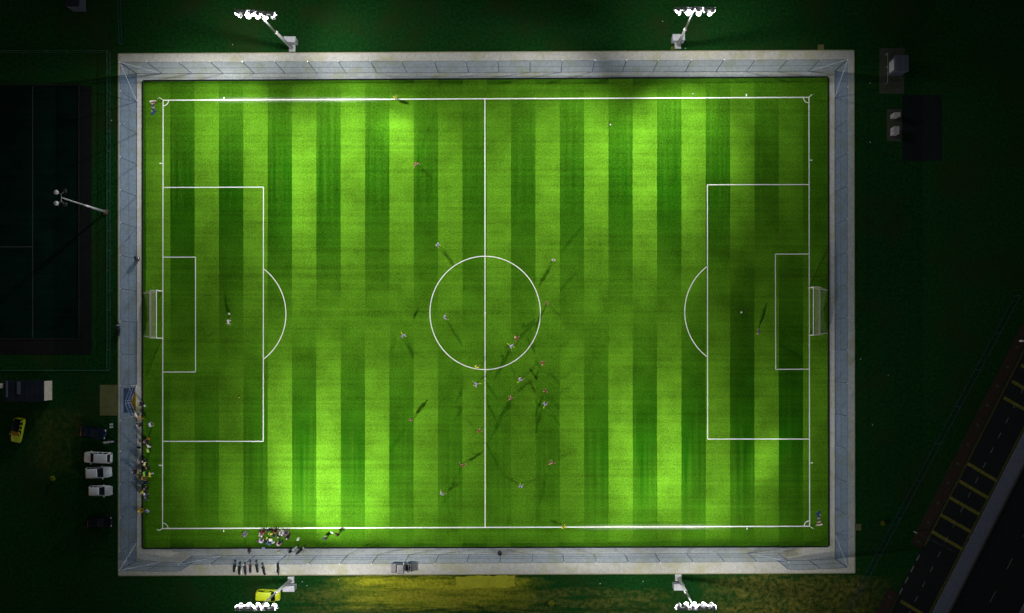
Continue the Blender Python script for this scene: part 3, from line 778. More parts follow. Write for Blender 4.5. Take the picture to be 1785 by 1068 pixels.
# utility vehicle on the bottom path
M['canvas'] = plain('grey_canvas', (.33, .31, .32), .9, var=.12, scale=3)
t = thing('utility_vehicle', 'grey utility vehicle with two canvas covers on the bottom path', 'utility vehicle', P(701, 987.5, .05), R(180))
MB().box((.75, 0, .45), (2.0, 1.35, .2), 0, .06).build('chassis', M['dark_metal'], t)
MB().box((1.25, .06, .75), (.98, 1.5, .5), 0, .14).build('bonnet', M['canvas'], t)
m_ = MB().box((.02, .03, 1.62), (1.15, 1.5, .3), 0, .14); m_.build('canopy', M['canvas'], t)
m_ = MB()
for sx in (-.45, .5):
    for sy in (-.62, .62): m_.tube((sx, sy, .5), (sx, sy, 1.5), .03, .03, 6)
m_.build('canopy_frame', M['dark_metal'], t)
MB().box((.1, 0, .7), (.8, 1.25, .2), 0, .06).box((-.3, 0, 1.0), (.14, 1.25, .5), 0, .05).build('seat', M['dark_metal'], t)
MB().box((-1.15, 0, .55), (1.0, 1.3, .1)).box((-1.63, 0, .72), (.05, 1.3, .3)).build('load_bed', M['dark_metal'], t)
MB().path([(-.75, -.55, .75), (-1.5, -.55, .75), (-1.5, .55, .75), (-.75, .55, .75)], .06).tube((-1.15, -.55, .75), (-1.15, .55, .75), .05, .05, 6).build('load_frame', M['white_metal'], t)
for sx in (1.2, -1.1):
    for sy in (-.68, .68):
        w_ = MB().torus((sx, sy, .3), (0, 1, 0), .2, .11, 14, 8).build('wheel', M['rubber'], t, True)
        MB().lathe((sx, sy, .3), (0, 1 if sy > 0 else -1, 0), [(0, .17), (.08, .15), (.09, .04)], 8).build('rim', M['galv'], w_)

def make_motorcycle(label, px, py, heading, body, group, seatm='rubber', scale=1.0):
    t = thing('motorcycle', label, 'motorcycle', P(px, py, .05), heading, group)
    for x in (-.7, .72):
        w_ = MB().torus((x, 0, .32), (0, 1, 0), .245, .075, 16, 7).build('wheel', M['rubber'], t, True)
        MB().lathe((x, -.03, .32), (0, 1, 0), [(0, .2), (.06, .2)], 10).build('rim', M['galv'], w_)
    MB().tube((.72, -.11, .33), (.5, -.1, .95), .03, .03, 6).tube((.72, .11, .33), (.5, .1, .95), .03, .03, 6).build('fork', M['galv'], t)
    MB().path([(.38, -.42, 1.02), (.5, -.28, 1.0), (.52, .28, 1.0), (.38, .42, 1.02)], .025).build('handlebar', M['dark_metal'], t)
    MB().rings([[(-.5 + .0, -.14, .42), (-.5, .14, .42), (-.5, .12, .6), (-.5, -.12, .6)], [(0, -.2, .3), (0, .2, .3), (0, .17, .66), (0, -.17, .66)], [(.45, -.12, .4), (.45, .12, .4), (.45, .1, .8), (.45, -.1, .8)]]).build('engine', M['dark_metal'], t)
    MB().ell((.2, 0, .83), .34, .17, .15, 12, 7).build('tank', M[body], t, True)
    MB().box((-.38, 0, .8), (.75, .28, .14), 0, .06).build('seat', M[seatm], t)
    MB().box((-.85, 0, .74), (.3, .2, .06), 0, .02).build('rear_mudguard', M[body], t)
    MB().box((.74, 0, .68), (.4, .16, .04), 0, .015).build('front_mudguard', M[body], t)
    MB().lathe((.6, 0, .92), (1, 0, -.1), [(0, .06), (.06, .1), (.12, .1), (.13, .03)], 10).build('headlight', M['white_metal'], t)
    MB().tube((-.1, -.2, .36), (-.8, -.22, .42), .05, .06, 8).build('exhaust', M['chrome'], t)
    for s_ in (-1, 1): MB().tube((.42, s_ * .3, 1.02), (.38, s_ * .42, 1.22), .012, .012, 5).box((.37, s_ * .44, 1.24), (.03, .14, .08), 0, .01).build('mirror', M['dark_metal'], t)
    return t
M['bike_black'] = plain('black_tank', (.012, .013, .016), .25, 0, .5)
M['bike_red'] = plain('maroon_tank', (.14, .02, .018), .3, 0, .5)
M['bike_blue'] = plain('blue_tank', (.02, .05, .11), .3, 0, .5)
M['bike_white'] = plain('white_tank', (.6, .6, .62), .3, 0, .5)
G = 'motorcycles parked across the bottom path'
place_words = ['leftmost in the row', 'second from the left', 'third from the left', 'fourth from the left', 'fifth from the left', 'rightmost of the close row']
protos = {}
for i, (x, y, a, m_) in enumerate(((411, 985, 84, 'bike_black'), (419.5, 989, 88, 'bike_black'), (429, 989.5, 96, 'bike_blue'), (438, 986, 92, 'bike_red'), (449.5, 985.5, 99, 'bike_black'), (461, 990, 105, 'bike_black'))):
    w = {'bike_black': 'black', 'bike_blue': 'dark blue', 'bike_red': 'maroon'}[m_]
    lab = '%s motorcycle on the bottom path, %s' % (w, place_words[i])
    if m_ in protos:
        t = copy_tree(protos[m_]); t.location = P(x, y, .05); t.rotation_euler = (0, 0, R(a)); t['label'] = lab
    else: protos[m_] = make_motorcycle(lab, x, y, R(a), m_, G)
t = copy_tree(protos['bike_black']); t.location = P(486, 990.5, .05); t.rotation_euler = (0, 0, R(-88)); t['label'] = 'black motorcycle standing apart, right of the row on the bottom path'
t = make_motorcycle('black and white motorcycle at the turf edge, left of a pair', 512, 956.5, R(35), 'bike_white', 'motorcycles at the turf edge')
t = make_motorcycle('all black motorcycle at the turf edge, right of a pair', 525.5, 957.5, R(40), 'bike_black', 'motorcycles at the turf edge')
t = copy_tree(protos['bike_black']); t.location = P(209.5, 574, .05); t.rotation_euler = (0, 0, R(95)); t['label'] = 'dark motorcycle alone on the outer edge of the left path'; t['group'] = 'motorcycles parked alone'
t = copy_tree(protos['bike_red']); t.location = P(192, 769.5, .0); t.rotation_euler = (0, 0, R(5)); t['label'] = 'motorcycle on the dark grass above the white estate car'; t['group'] = 'motorcycles parked alone'
for ch in kids(t):
    if ch.name.split('.')[0] in ('tank', 'seat', 'front_mudguard'):
        ch.material_slots[0].link = 'OBJECT'; ch.material_slots[0].material = M['bike_white']

# ---------------------------------------------------------------- people
DG = None
def skin(verts, edges, radii, root=0, sub=1):
    me = bpy.data.meshes.new('tmp'); me.from_pydata(verts, edges, []); me.update()
    o = bpy.data.objects.new('tmp', me); COL.objects.link(o)
    sk = o.modifiers.new('skin', 'SKIN'); sk.use_smooth_shade = True
    if sub: ss = o.modifiers.new('sub', 'SUBSURF'); ss.levels = sub; ss.render_levels = sub
    if not me.skin_vertices: 
        bpy.context.view_layer.objects.active = o
    for i, r in enumerate(radii):
        me.skin_vertices[0].data[i].radius = (r, r) if not isinstance(r, tuple) else r
        me.skin_vertices[0].data[i].use_root = (i == root)
    bpy.context.view_layer.update()
    dg = bpy.context.evaluated_depsgraph_get()
    out = bpy.data.meshes.new_from_object(o.evaluated_get(dg))
    bpy.data.objects.remove(o); bpy.data.meshes.remove(me)
    return out

def joints(p):
    """joint positions for a pose: hip swing / knee bend / arm swing / elbow bend / arm spread, left and right"""
    J = {}; lean = R(p.get('lean', 0)); sit = p.get('drop', 0.0)
    def sp(h): return Vector((math.sin(lean) * h, 0, .95 - sit + math.cos(lean) * h))
    J['pelvis'] = Vector((0, 0, .95 - sit)); J['waist'] = sp(.17); J['chest'] = sp(.37); J['nb'] = sp(.52); J['neck'] = sp(.58) + Vector((.01, 0, 0))
    J['head'] = sp(.68) + Vector((.03, 0, 0)); J['crown'] = sp(.765) + Vector((.02, 0, 0)); J['nose'] = J['head'] + Vector((.115, 0, -.01))
    for s, n in ((1, 'l'), (-1, 'r')):
        J['ear' + n] = J['head'] + Vector((-.01, s * .1, 0))
        J['sh' + n] = sp(.47) + Vector((0, s * .19, 0))
        a = R(p['arm' + n]); sd = R(p.get('spread' + n, 12)); eb = R(p['elb' + n])
        d1 = Vector((math.sin(a) * math.cos(sd), s * math.sin(sd), -math.cos(a) * math.cos(sd)))
        J['el' + n] = J['sh' + n] + d1 * .29
        a2 = a + eb; d2 = Vector((math.sin(a2) * math.cos(sd * .7), s * math.sin(sd * .7), -math.cos(a2) * math.cos(sd * .7)))
        J['wr' + n] = J['el' + n] + d2 * .25; J['pa' + n] = J['wr' + n] + d2 * .07
        side = Vector((0, 1, 0)) if abs(d2.y) < .8 else Vector((1, 0, 0)); side = side - d2 * side.dot(d2); side.normalize()
        up = d2.cross(side)
        for i, (o_, l_) in enumerate(((-.03, .075), (-.01, .088), (.012, .082), (.032, .062))):
            b = J['pa' + n] + d2 * .03 + side * o_; J['f%d%s' % (i, n)] = b; J['g%d%s' % (i, n)] = b + d2 * l_ * .8 + up * s * .02
        J['th' + n] = J['pa' + n] + d2 * .01 - side * s * .055
        J['hip' + n] = J['pelvis'] + Vector((0, s * .1, -.05))
        h = R(p['hip' + n]); kb = R(p['knee' + n]); so = R(p.get('splay' + n, 4))
        d1 = Vector((math.sin(h) * math.cos(so), s * math.sin(so), -math.cos(h) * math.cos(so)))
        J['kn' + n] = J['hip' + n] + d1 * .41
        h2 = h - kb; d2 = Vector((math.sin(h2), s * math.sin(so) * .5, -math.cos(h2)))
        J['an' + n] = J['kn' + n] + d2 * .41
        fd = Vector((math.cos(h2 * .6), 0, math.sin(h2 * .6))); J['toe' + n] = J['an' + n] + fd * .18 + d2 * .05; J['heel' + n] = J['an' + n] - fd * .05 + d2 * .045
    lo = min(J['toel'].z, J['toer'].z, J['heell'].z, J['heelr'].z) - .035
    if p.get('air'): lo -= p['air']
    if sit > .5: lo = min(lo, J['pelvis'].z - .13)
    return {k: v - Vector((0, 0, lo)) for k, v in J.items()}

def chain(J, names, radii, links, grow=0.0, root=0, sub=1):
    idx = {n: i for i, n in enumerate(names)}
    return skin([tuple(J[n]) for n in names], [(idx[a], idx[b]) for a, b in links], [radii[n] + grow for n in names], root, sub)
RAD = dict(pelvis=.125, waist=.115, chest=.14, nb=.08, neck=.055, head=.1, crown=.075, nose=.018)
for n in 'lr':
    RAD.update({'sh' + n: .07, 'el' + n: .043, 'wr' + n: .03, 'pa' + n: .034, 'th' + n: .011, 'hip' + n: .098, 'kn' + n: .06, 'an' + n: .042, 'toe' + n: .034, 'heel' + n: .035, 'ear' + n: .02})
    for i in range(4): RAD['f%d%s' % (i, n)] = .011; RAD['g%d%s' % (i, n)] = .009
def figure(p, outdoor=False):
    J = joints(p); out = {}
    nm = ['pelvis', 'waist', 'chest', 'nb', 'neck', 'head', 'crown', 'nose', 'earl', 'earr']
    lk = [('pelvis', 'waist'), ('waist', 'chest'), ('chest', 'nb'), ('nb', 'neck'), ('neck', 'head'), ('head', 'crown'), ('head', 'nose'), ('head', 'earl'), ('head', 'earr')]
    for n in 'lr':
        nm += [k + n for k in ('sh', 'el', 'wr', 'pa', 'th', 'f0', 'g0', 'f1', 'g1', 'f2', 'g2', 'f3', 'g3', 'hip', 'kn', 'an', 'toe')]
        lk += [('nb', 'sh' + n), ('sh' + n, 'el' + n), ('el' + n, 'wr' + n), ('wr' + n, 'pa' + n), ('pa' + n, 'th' + n)]
        for i in range(4): lk += [('pa' + n, 'f%d%s' % (i, n)), ('f%d%s' % (i, n), 'g%d%s' % (i, n))]
        lk += [('pelvis', 'hip' + n), ('hip' + n, 'kn' + n), ('kn' + n, 'an' + n), ('an' + n, 'toe' + n)]
    out['body'] = chain(J, nm, RAD, lk)
    # shirt
    K = dict(J)
    for n in 'lr': K['cuff' + n] = (J['el' + n] * .75 + J['sh' + n] * .25) if not outdoor else J['wr' + n] * .95 + J['el' + n] * .05
    rr = dict(RAD, cuffl=.056 if not outdoor else .04, cuffr=.056 if not outdoor else .04)
    K['hem'] = J['pelvis'] - (J['waist'] - J['pelvis']) * .3; rr['hem'] = .15
    nm = ['hem', 'waist', 'chest', 'nb']; lk = [('hem', 'waist'), ('waist', 'chest'), ('chest', 'nb')]
    for n in 'lr':
        if outdoor: nm += ['sh' + n, 'el' + n, 'cuff' + n]; lk += [('nb', 'sh' + n), ('sh' + n, 'el' + n), ('el' + n, 'cuff' + n)]
        else: nm += ['sh' + n, 'cuff' + n]; lk += [('nb', 'sh' + n), ('sh' + n, 'cuff' + n)]
    out['jacket' if outdoor else 'shirt'] = chain(K, nm, dict(rr, nb=.095), lk, .05)
    # shorts or trousers
    K['top'] = J['pelvis'] + (J['waist'] - J['pelvis']) * .6; rr['top'] = .125
    nm = ['pelvis', 'top']; lk = [('pelvis', 'top')]
    for n in 'lr':
        K['leg' + n] = J['kn' + n] * .72 + J['hip' + n] * .28 if not outdoor else J['an' + n]; rr['leg' + n] = .085 if not outdoor else .05
        if outdoor: nm += ['hip' + n, 'kn' + n, 'leg' + n]; lk += [('pelvis', 'hip' + n), ('hip' + n, 'kn' + n), ('kn' + n, 'leg' + n)]
        else: nm += ['hip' + n, 'leg' + n]; lk += [('pelvis', 'hip' + n), ('hip' + n, 'leg' + n)]
    out['trousers' if outdoor else 'shorts'] = chain(K, nm, rr, lk, .038)
    for n in 'lr':
        if not outdoor:
            K['sk' + n] = J['kn' + n] * .8 + J['an' + n] * .2; rr['sk' + n] = .055
            out['sock' + n] = chain(K, ['sk' + n, 'an' + n], rr, [('sk' + n, 'an' + n)], .006)
        out['boot' + n] = chain(K, ['heel' + n, 'an' + n, 'toe' + n], dict(rr, **{'an' + n: .046, 'toe' + n: .042, 'heel' + n: .042}), [('heel' + n, 'an' + n), ('an' + n, 'toe' + n)], .004)
    h, c = J['head'], J['crown']
    out['hair'] = MB().ell(tuple(h + (c - h) * .62 + Vector((-.03, 0, 0))), .105, .1, .095, 12, 7).mesh('hair', M['skin'] if 'skin' in M else plain('skin', (.42, .25, .17)), True)
    return out
POSES = {
 'stand': dict(arml=4, armr=-2, elbl=12, elbr=10, hipl=3, hipr=-4, kneel=2, kneer=2),
 'walk': dict(arml=-24, armr=22, elbl=18, elbr=24, hipl=22, hipr=-18, kneel=8, kneer=14, lean=3),
 'run': dict(arml=-45, armr=38, elbl=75, elbr=80, hipl=48, hipr=-32, kneel=60, kneer=48, lean=14, air=.03),
 'runwide': dict(arml=-38, armr=42, elbl=45, elbr=60, hipl=36, hipr=-46, kneel=20, kneer=62, lean=18, spreadl=34, spreadr=30, air=.04),
 'ready': dict(arml=28, armr=28, elbl=42, elbr=42, hipl=22, hipr=18, kneel=34, kneer=32, lean=12, spreadl=35, spreadr=35, splayl=12, splayr=12),
 'hands': dict(arml=35, armr=30, elbl=85, elbr=90, hipl=2, hipr=-2, kneel=2, kneer=2),
 'sit': dict(arml=30, armr=34, elbl=60, elbr=55, hipl=100, hipr=96, kneel=32, kneer=28, lean=8, drop=.82),
}
SKINS = [(.46, .28, .20), (.38, .22, .15), (.24, .13, .08), (.50, .33, .25)]
HAIRS = {'black': (.012, .01, .01), 'brown': (.06, .035, .02), 'fair': (.3, .22, .12)}
M['skin'] = plain('skin', SKINS[0])
FIG = {}
def person(label, px, py, face, pose, cols, cat='person', group=None, outdoor=False, hair='black', sk=0, z=.03, hat=None):
    """px,py: where the torso shows in the photograph; face in degrees (0 right, 90 up)"""
    key = (pose, outdoor)
    if key not in FIG: FIG[key] = figure(POSES[pose], outdoor)
    k = 1.0085 if pose != 'sit' else 1.004
    t = thing('person', label, cat, P(NX + (px - NX) / k, NY + (py - NY) / k, z), R(face), group)
    t.scale = (1.07, 1.07, 1.07)
    def part(nm, src, mat):
        me = FIG[key][src]
        if not me.materials: me.materials.append(mat)
        o = link(nm, me, t); o.material_slots[0].link = 'OBJECT'; o.material_slots[0].material = mat
        return o
    cm = lambda c: plain('cloth_%02d_%02d_%02d' % tuple(int(v * 99) for v in c), c, .9, 0, .1, .15, 5)
    part('body', 'body', plain('skin_%d' % sk, SKINS[sk], .6))
    if outdoor: part('jacket', 'jacket', cm(cols[0])); part('trousers', 'trousers', cm(cols[1]))
    else:
        part('shirt', 'shirt', cm(cols[0])); part('shorts', 'shorts', cm(cols[1]))
        for n in 'lr': part('sock', 'sock' + n, cm(cols[2]))
    for n in 'lr': part('boot', 'boot' + n, cm(cols[3] if len(cols) > 3 else (.05, .05, .05)))
    if hat: part('hat', 'hair', cm(hat))
    else: part('hair', 'hair', plain('hair_' + hair, HAIRS[hair], .6))
    return t
GREY, LIME, WHITE, BLK = (.40, .41, .62), (.55, .65, .05), (.78, .78, .76), (.02, .02, .025)
MAR, ORA = (.22, .055, .025), (.42, .17, .05)
A = [GREY, (.22, .23, .30), LIME, LIME]; B = [MAR, (.66, .62, .56), ORA, (.04, .03, .03)]
GA, GB = 'players in pale grey shirts', 'players in rust brown shirts'
for lab, x, y, f, po in (
  ('player in pale grey left of the centre circle, level with its lower half', 703, 584, 300, 'run'),
  ('player in pale grey above and left of the centre circle', 762.5, 426, 330, 'walk'),
  ('player in pale grey inside the left half of the centre circle', 774.5, 553.5, 20, 'ready'),
  ('player in white-grey with one strong shadow, top right of the centre circle', 965, 453, 90, 'stand'),
  ('player in grey with lime sleeves sprinting inside the lower right of the centre circle', 891, 602.5, 315, 'runwide'),
  ('player in grey sprinting left just below the centre circle by halfway line', 830.5, 670, 180, 'runwide'),
  ('player in pale grey just below the centre circle, right of halfway line', 906.5, 661.5, 40, 'run'),
  ('player in pale grey furthest right and lowest of the group below the circle', 949.5, 704.5, 60, 'run'),
  ('player in pale grey near the bottom touchline, right of halfway line', 907.5, 848, 80, 'walk'),
  ('player in pale grey near the bottom touchline, left of halfway line', 770, 861.5, 60, 'ready')):
    person(lab, x, y, f, po, [WHITE, (.3, .3, .36), LIME, BLK] if 'white-grey' in lab else A, 'footballer', GA, sk=random.randrange(4), hair=random.choice(['black', 'brown']))
for lab, x, y, f, po in (
  ('player in rust brown highest up the pitch, left of halfway line', 724.5, 284, 300, 'ready'),
  ('player in brown at the right rim of the centre circle', 954, 528, 200, 'stand'),
  ('player in brown running inside the lower right of the centre circle', 900, 588.5, 300, 'runwide'),
  ('player in brown right of the circle bottom, above the white-shorted one', 945, 633, 60, 'run'),
  ('player in brown with white shorts at the right of the lower group', 950, 680.5, 10, 'walk'),
  ('player in brown below the centre circle, right of halfway line', 889, 693.5, 40, 'run'),
  ('player in brown with one strong shadow left of the lower group', 716, 732, 60, 'stand'),
  ('player in brown just left of halfway line, below the circle', 835, 750.5, 30, 'walk'),
  ('player in brown between the halfway line and the bottom grey player', 806, 812, 80, 'ready'),
  ('player in brown alone at the lower right, near the grey bottom player', 960.5, 806.5, 30, 'run')):
    person(lab, x, y, f, po, B, 'footballer', GB, sk=random.randrange(4), hair=random.choice(['black', 'brown', 'fair']))
person('goalkeeper in white standing by a ball in the left penalty area', 396, 561, 0, 'ready', [WHITE, (.7, .7, .7), WHITE, (.8, .85, .7)], 'goalkeeper', None)
person('goalkeeper in dark kit with yellow in the right penalty area', 1324.5, 578, 170, 'ready', [(.12, .12, .2), (.05, .05, .08), LIME, LIME], 'goalkeeper', None)
HIV = (.62, .75, .03)
person('referee in lime shirt on the bottom rim of the centre circle', 830.5, 640, 60, 'run', [HIV, BLK, BLK, BLK], 'referee')
person('linesman in lime yellow on the top touchline', 689, 168.5, 300, 'stand', [HIV, (.5, .6, .03), HIV, BLK], 'linesman')
person('linesman in yellow on the bottom touchline, right of halfway line', 982.5, 919, 110, 'walk', [(.75, .72, .04), BLK, (.7, .7, .05), BLK], 'linesman')

# people on the left touchline
NAVY, TEAL, TAN, PUR = (.02, .025, .06), (.02, .10, .14), (.45, .30, .08), (.06, .04, .10)
GL = 'people along the left touchline'
for lab, x, y, f, po, c, hat in (
  ('person in dark jacket beside the double gate with a white ball', 244.5, 704, 0, 'hands', [NAVY, BLK], None),
  ('person in white top standing just below the double gate', 237, 723.5, 30, 'stand', [WHITE, NAVY], None),
  ('person in tan jacket beside the white-topped one below the gate', 244, 727, 10, 'walk', [TAN, BLK], None),
  ('person in black with white sleeve in the long shadow below the gate', 241, 741, 30, 'stand', [(.03, .03, .04), BLK], (.7, .7, .75)),
  ('person in pale blue top with lime shoes on the turf', 261, 740.5, 20, 'hands', [(.55, .60, .78), NAVY, None, (.55, .9, .1)], None),
  ('person in dark jacket just above the lime bib on the turf', 252.5, 770, 10, 'stand', [PUR, BLK], None),
  ('person in white top above the lime-bibbed one', 257.5, 777.5, 30, 'walk', [WHITE, NAVY], None),
  ('person in lime bib below the white top on the turf', 257, 785, 30, 'stand', [(.45, .85, .05), NAVY], None),
  ('person in dark purple jacket at the path edge, top of the dense crowd', 244.5, 805.5, 350, 'stand', [PUR, BLK], (.5, .4, .3)),
  ('person with white cap at the top of the dense crowd', 250.6, 804, 350, 'stand', [NAVY, BLK], WHITE),
  ('person in pale yellow top beside the white cap', 251.8, 809.5, 0, 'stand', [(.75, .72, .3), NAVY], None),
  ('person in black amid the dense crowd', 256, 815.5, 0, 'stand', [BLK, BLK], None),
  ('person with pale blue cap standing back on the path', 233.5, 822, 10, 'hands', [NAVY, BLK], (.55, .65, .85)),
  ('person in bright green top amid the dense crowd', 251, 826, 0, 'stand', [(.25, .75, .06), NAVY], None),
  ('person in yellow vest over grey, furthest right of the crowd', 260, 827, 340, 'walk', [(.7, .72, .08), (.4, .38, .42)], None),
  ('person in ochre jacket at the lower end of the bench', 246.2, 833, 0, 'sit', [(.55, .36, .08), (.3, .2, .06)], None),
  ('person in teal jacket below the bench', 247.5, 841, 0, 'sit', [TEAL, NAVY], None),
  ('person in navy behind the yellow-hatted one', 252.5, 852, 10, 'stand', [NAVY, BLK], None),
  ('person with bright yellow hat at the lower end of the crowd', 248.3, 858, 0, 'stand', [(.62, .62, .03), NAVY], (.75, .75, .05)),
  ('person in white top beside the yellow-hatted one', 251, 861, 40, 'stand', [WHITE, NAVY], None),
  ('person in dark blue, lowest of the dense crowd', 252.5, 866.5, 0, 'ready', [(.05, .08, .22), BLK], None),
  ('person in ochre yellow sitting alone below the crowd', 241.8, 891, 20, 'sit', [(.62, .42, .03), (.3, .2, .02)], (.8, .8, .4))):
    person(lab, x, y, f, po, [c[0], c[1], None, c[3] if len(c) > 3 else BLK], 'person', GL, True, random.choice(['black', 'brown', 'fair']), random.randrange(4), hat=hat, z=.06 if x < 249 else .03)
GBt = 'people at the bottom touchline by the bags'
for lab, x, y, f, po, c, hat in (
  ('person in grey apart at the left of the bottom group', 424.5, 934.5, 60, 'sit', [(.25, .24, .30), (.2, .2, .25)], None),
  ('person in maroon at the top left of the bottom group', 456.5, 929.5, 60, 'sit', [(.28, .04, .05), BLK], None),
  ('person in white shirt, upper left of the bottom group', 454.5, 934.5, 80, 'sit', [(.82, .82, .85), (.7, .7, .75)], None),
  ('person in white and blue, lower left of the bottom group', 455, 945, 80, 'sit', [(.7, .72, .85), (.2, .12, .12)], WHITE),
  ('person in yellow and black near the touchline, middle of the bottom group', 471, 930.5, 90, 'stand', [(.65, .55, .08), BLK], None),
  ('person in black with orange near the touchline in the bottom group', 478, 928.5, 60, 'sit', [(.12, .04, .02), BLK], None),
  ('person in black with white cap, right part of the bottom group', 485.5, 936.5, 80, 'sit', [(.03, .03, .045), BLK], WHITE),
  ('person in white shirt beside the black one with white cap', 489.5, 932.5, 80, 'sit', [(.85, .85, .88), (.5, .5, .52)], None),
  ('person in grey-purple, right end of the bottom group', 497.5, 932.5, 70, 'sit', [(.17, .14, .20), (.12, .1, .15)], None),
  ('person in dark grey with white cap at the right end of the group', 500.5, 939.5, 80, 'sit', [(.09, .07, .11), BLK], WHITE),
  ('person in blue, lower middle of the bottom group', 468, 949, 70, 'sit', [(.12, .22, .42), NAVY], None),
  ('person in pink and white with legs stretched, lower right of the group', 484.5, 950, 60, 'sit', [(.62, .42, .48), NAVY], WHITE),
  ('person in dark coat with pale hat on the path behind the group', 433.5, 961, 20, 'stand', [BLK, BLK], (.45, .42, .38)),
  ('person in black and white, left of two walking apart', 565.5, 938.5, 70, 'walk', [(.05, .05, .08), (.5, .5, .55)], None),
  ('person in black with yellow, right of two walking apart', 587, 931.5, 40, 'walk', [(.02, .02, .02), (.4, .3, .1)], None)):
    person(lab, x, y, f, po, [c[0], c[1], None, BLK], 'person', GBt, True, random.choice(['black', 'brown']), random.randrange(4), hat=hat, z=.06 if y > 955 else .03)

# ---------------------------------------------------------------- small things
def ball(label, px, py, r=.16, col=(.8, .82, .75), z=.03):
    t = thing('ball', label, 'ball', P(px, py, z), 0, 'footballs')
    m_ = MB().ell((0, 0, r), r, r, r, 14, 9); m_.build('shell', plain('ball_%d' % int(col[2] * 99), col, .5), t, True)
    m_ = MB()
    for i in range(5): m_.ell((r * .78 * math.cos(i * 1.2566), r * .78 * math.sin(i * 1.2566), r + r * .5), r * .3, r * .3, r * .3, 6, 5)
    m_.build('panel', M['bike_black'], t)
    return t
ball('white ball on the left penalty spot above the goalkeeper', 399.8, 547, .19)
ball('white ball on the right penalty spot', 1292, 544, .17)
ball('white ball held beside the dark-jacketed person at the gate', 253, 707, .17)
ball('small yellow ball in the lower left of the pitch', 417.5, 692.5, .11, (.6, .5, .1))
ball('small white ball in the upper right of the pitch', 1063.5, 217.5, .12)
ball('small white ball above the top touchline, upper right', 1207.5, 164, .13)

def bag(label, px, py, a, d, col, group='bags and kit beside the pitch', z=.03):
    t = thing('bag', label, 'bag', P(px, py, z), R(a), group)
    c = plain('bag_%02d_%02d_%02d' % tuple(int(v * 99) for v in col), col, .85)
    L, Wd, H = d; rs = []
    for f, s_ in ((-.5, .45), (-.44, .85), (-.2, 1), (.2, 1), (.44, .85), (.5, .45)):
        rs.append([(L * f, Wd / 2 * s_ * math.cos(q * .7854), H * .5 + H / 2 * s_ * math.sin(q * .7854)) for q in range(8)])
    MB().rings(rs).build('bag_body', c, t, True)
    MB().path([(-L * .2, 0, H * .98), (-L * .12, 0, H * 1.2), (L * .12, 0, H * 1.2), (L * .2, 0, H * .98)], .02).build('handle', M['dark_metal'], t)
    return t
for lab, x, y, a, d, c in (
  ('black holdall nearest the touchline in the bottom group', 469, 923.5, 20, (.7, .4, .35), BLK),
  ('black holdall by the yellow and black person', 478.7, 926, 50, (.55, .4, .35), BLK),
  ('black bag at the maroon person in the bottom group', 454.3, 925.4, 0, (.5, .4, .3), BLK),
  ('large black bag with lime strap in the middle of the bottom group', 463.3, 941.5, 15, (1.0, .6, .45), (.015, .015, .02)),
  ('second black bag touching the large one, by the white box', 468.5, 941, 80, (.9, .5, .4), (.02, .018, .025)),
  ('white bag at the lower middle of the bottom group', 477, 944.5, 30, (.5, .4, .3), (.75, .78, .78)),
  ('dark teal bag below the two capped people', 492, 944.3, 0, (.4, .35, .3), (.03, .08, .09)),
  ('dark bag just right of the yellow and black person', 477.6, 933.4, 0, (.45, .4, .3), (.03, .04, .07)),
  ('purple brown bag at the lower left of the bottom group', 449.7, 942.6, 0, (.4, .35, .3), (.2, .1, .12)),
  ('blue and white bag on the turf edge below the bottom group', 459.7, 954.5, 0, (.5, .4, .3), (.45, .48, .75)),
  ('white plastic bag alone right of the bottom group', 520, 939.3, 60, (.6, .42, .3), (.75, .82, .72)),
  ('pale cloth on the grass between the two walking people', 578.5, 928, 150, (.5, .3, .1), (.6, .68, .6)),
  ('black bag on the left path strip above the dense crowd', 243, 779.6, 0, (.6, .4, .4), (.015, .012, .012)),
  ('orange brown bag on the turf at the left touchline', 258.5, 764, -40, (.6, .35, .2), (.45, .2, .03)),
  ('pale blue bag on the turf beside the sitting ochre person', 257, 890.5, -20, (.7, .5, .25), (.34, .38, .55)),
  ('white bag on the path left of the crowd', 233.8, 843.5, 30, (.5, .24, .2), (.8, .8, .85)),
  ('lime cloth bag on the large black bag', 466, 937.3, 60, (.5, .3, .5), (.5, .8, .05)),
  ('brown bag on the path strip below the gate', 244.5, 768.5, 90, (.4, .2, .2), (.12, .05, .03))):
    bag(lab, x, y, a, d, c, z=.05 if (x < 249 or y > 956) else .03)

def crate(label, px, py, a, d, col, z=.03, group='boxes beside the pitch'):
    t = thing('box', label, 'box', P(px, py, z), R(a), group)
    c = plain('box_%02d_%02d' % (int(col[0] * 99), int(col[2] * 99)), col, .7)
    MB().box((0, 0, d[2] / 2), d, 0, .03).build('carton', c, t)
    MB().box((0, 0, d[2] + .02), (d[0] * 1.05, d[1] * 1.05, .04), 0, .015).build('lid', c, t)
crate('white box in the middle of the bottom group', 472.8, 940.2, 0, (.5, .42, .35), (.78, .8, .68))
crate('cream box on the inner path behind the bottom group', 486.7, 962.3, 10, (.52, .4, .3), (.75, .70, .48), .05)
# four white stools stacked two by two left of the path
for i, (x, y, w) in enumerate(((194.5, 739.2, 'upper left'), (197.6, 738.6, 'upper right'), (194.5, 744.2, 'lower left'), (197.4, 743.7, 'lower right'))):
    t = thing('stool', 'white stool on the dark grass, %s of four' % w, 'stool', P(x, y), R(8), 'white stools by the left path')
    MB().box((0, 0, .45), (.24, .3, .05), 0, .015).build('seat', M['white_metal'], t)
    for sx in (-.09, .09):
        for sy in (-.11, .11): MB().tube((sx, sy, 0), (sx, sy, .43), .015, .015, 6).build('leg', M['galv'], t)
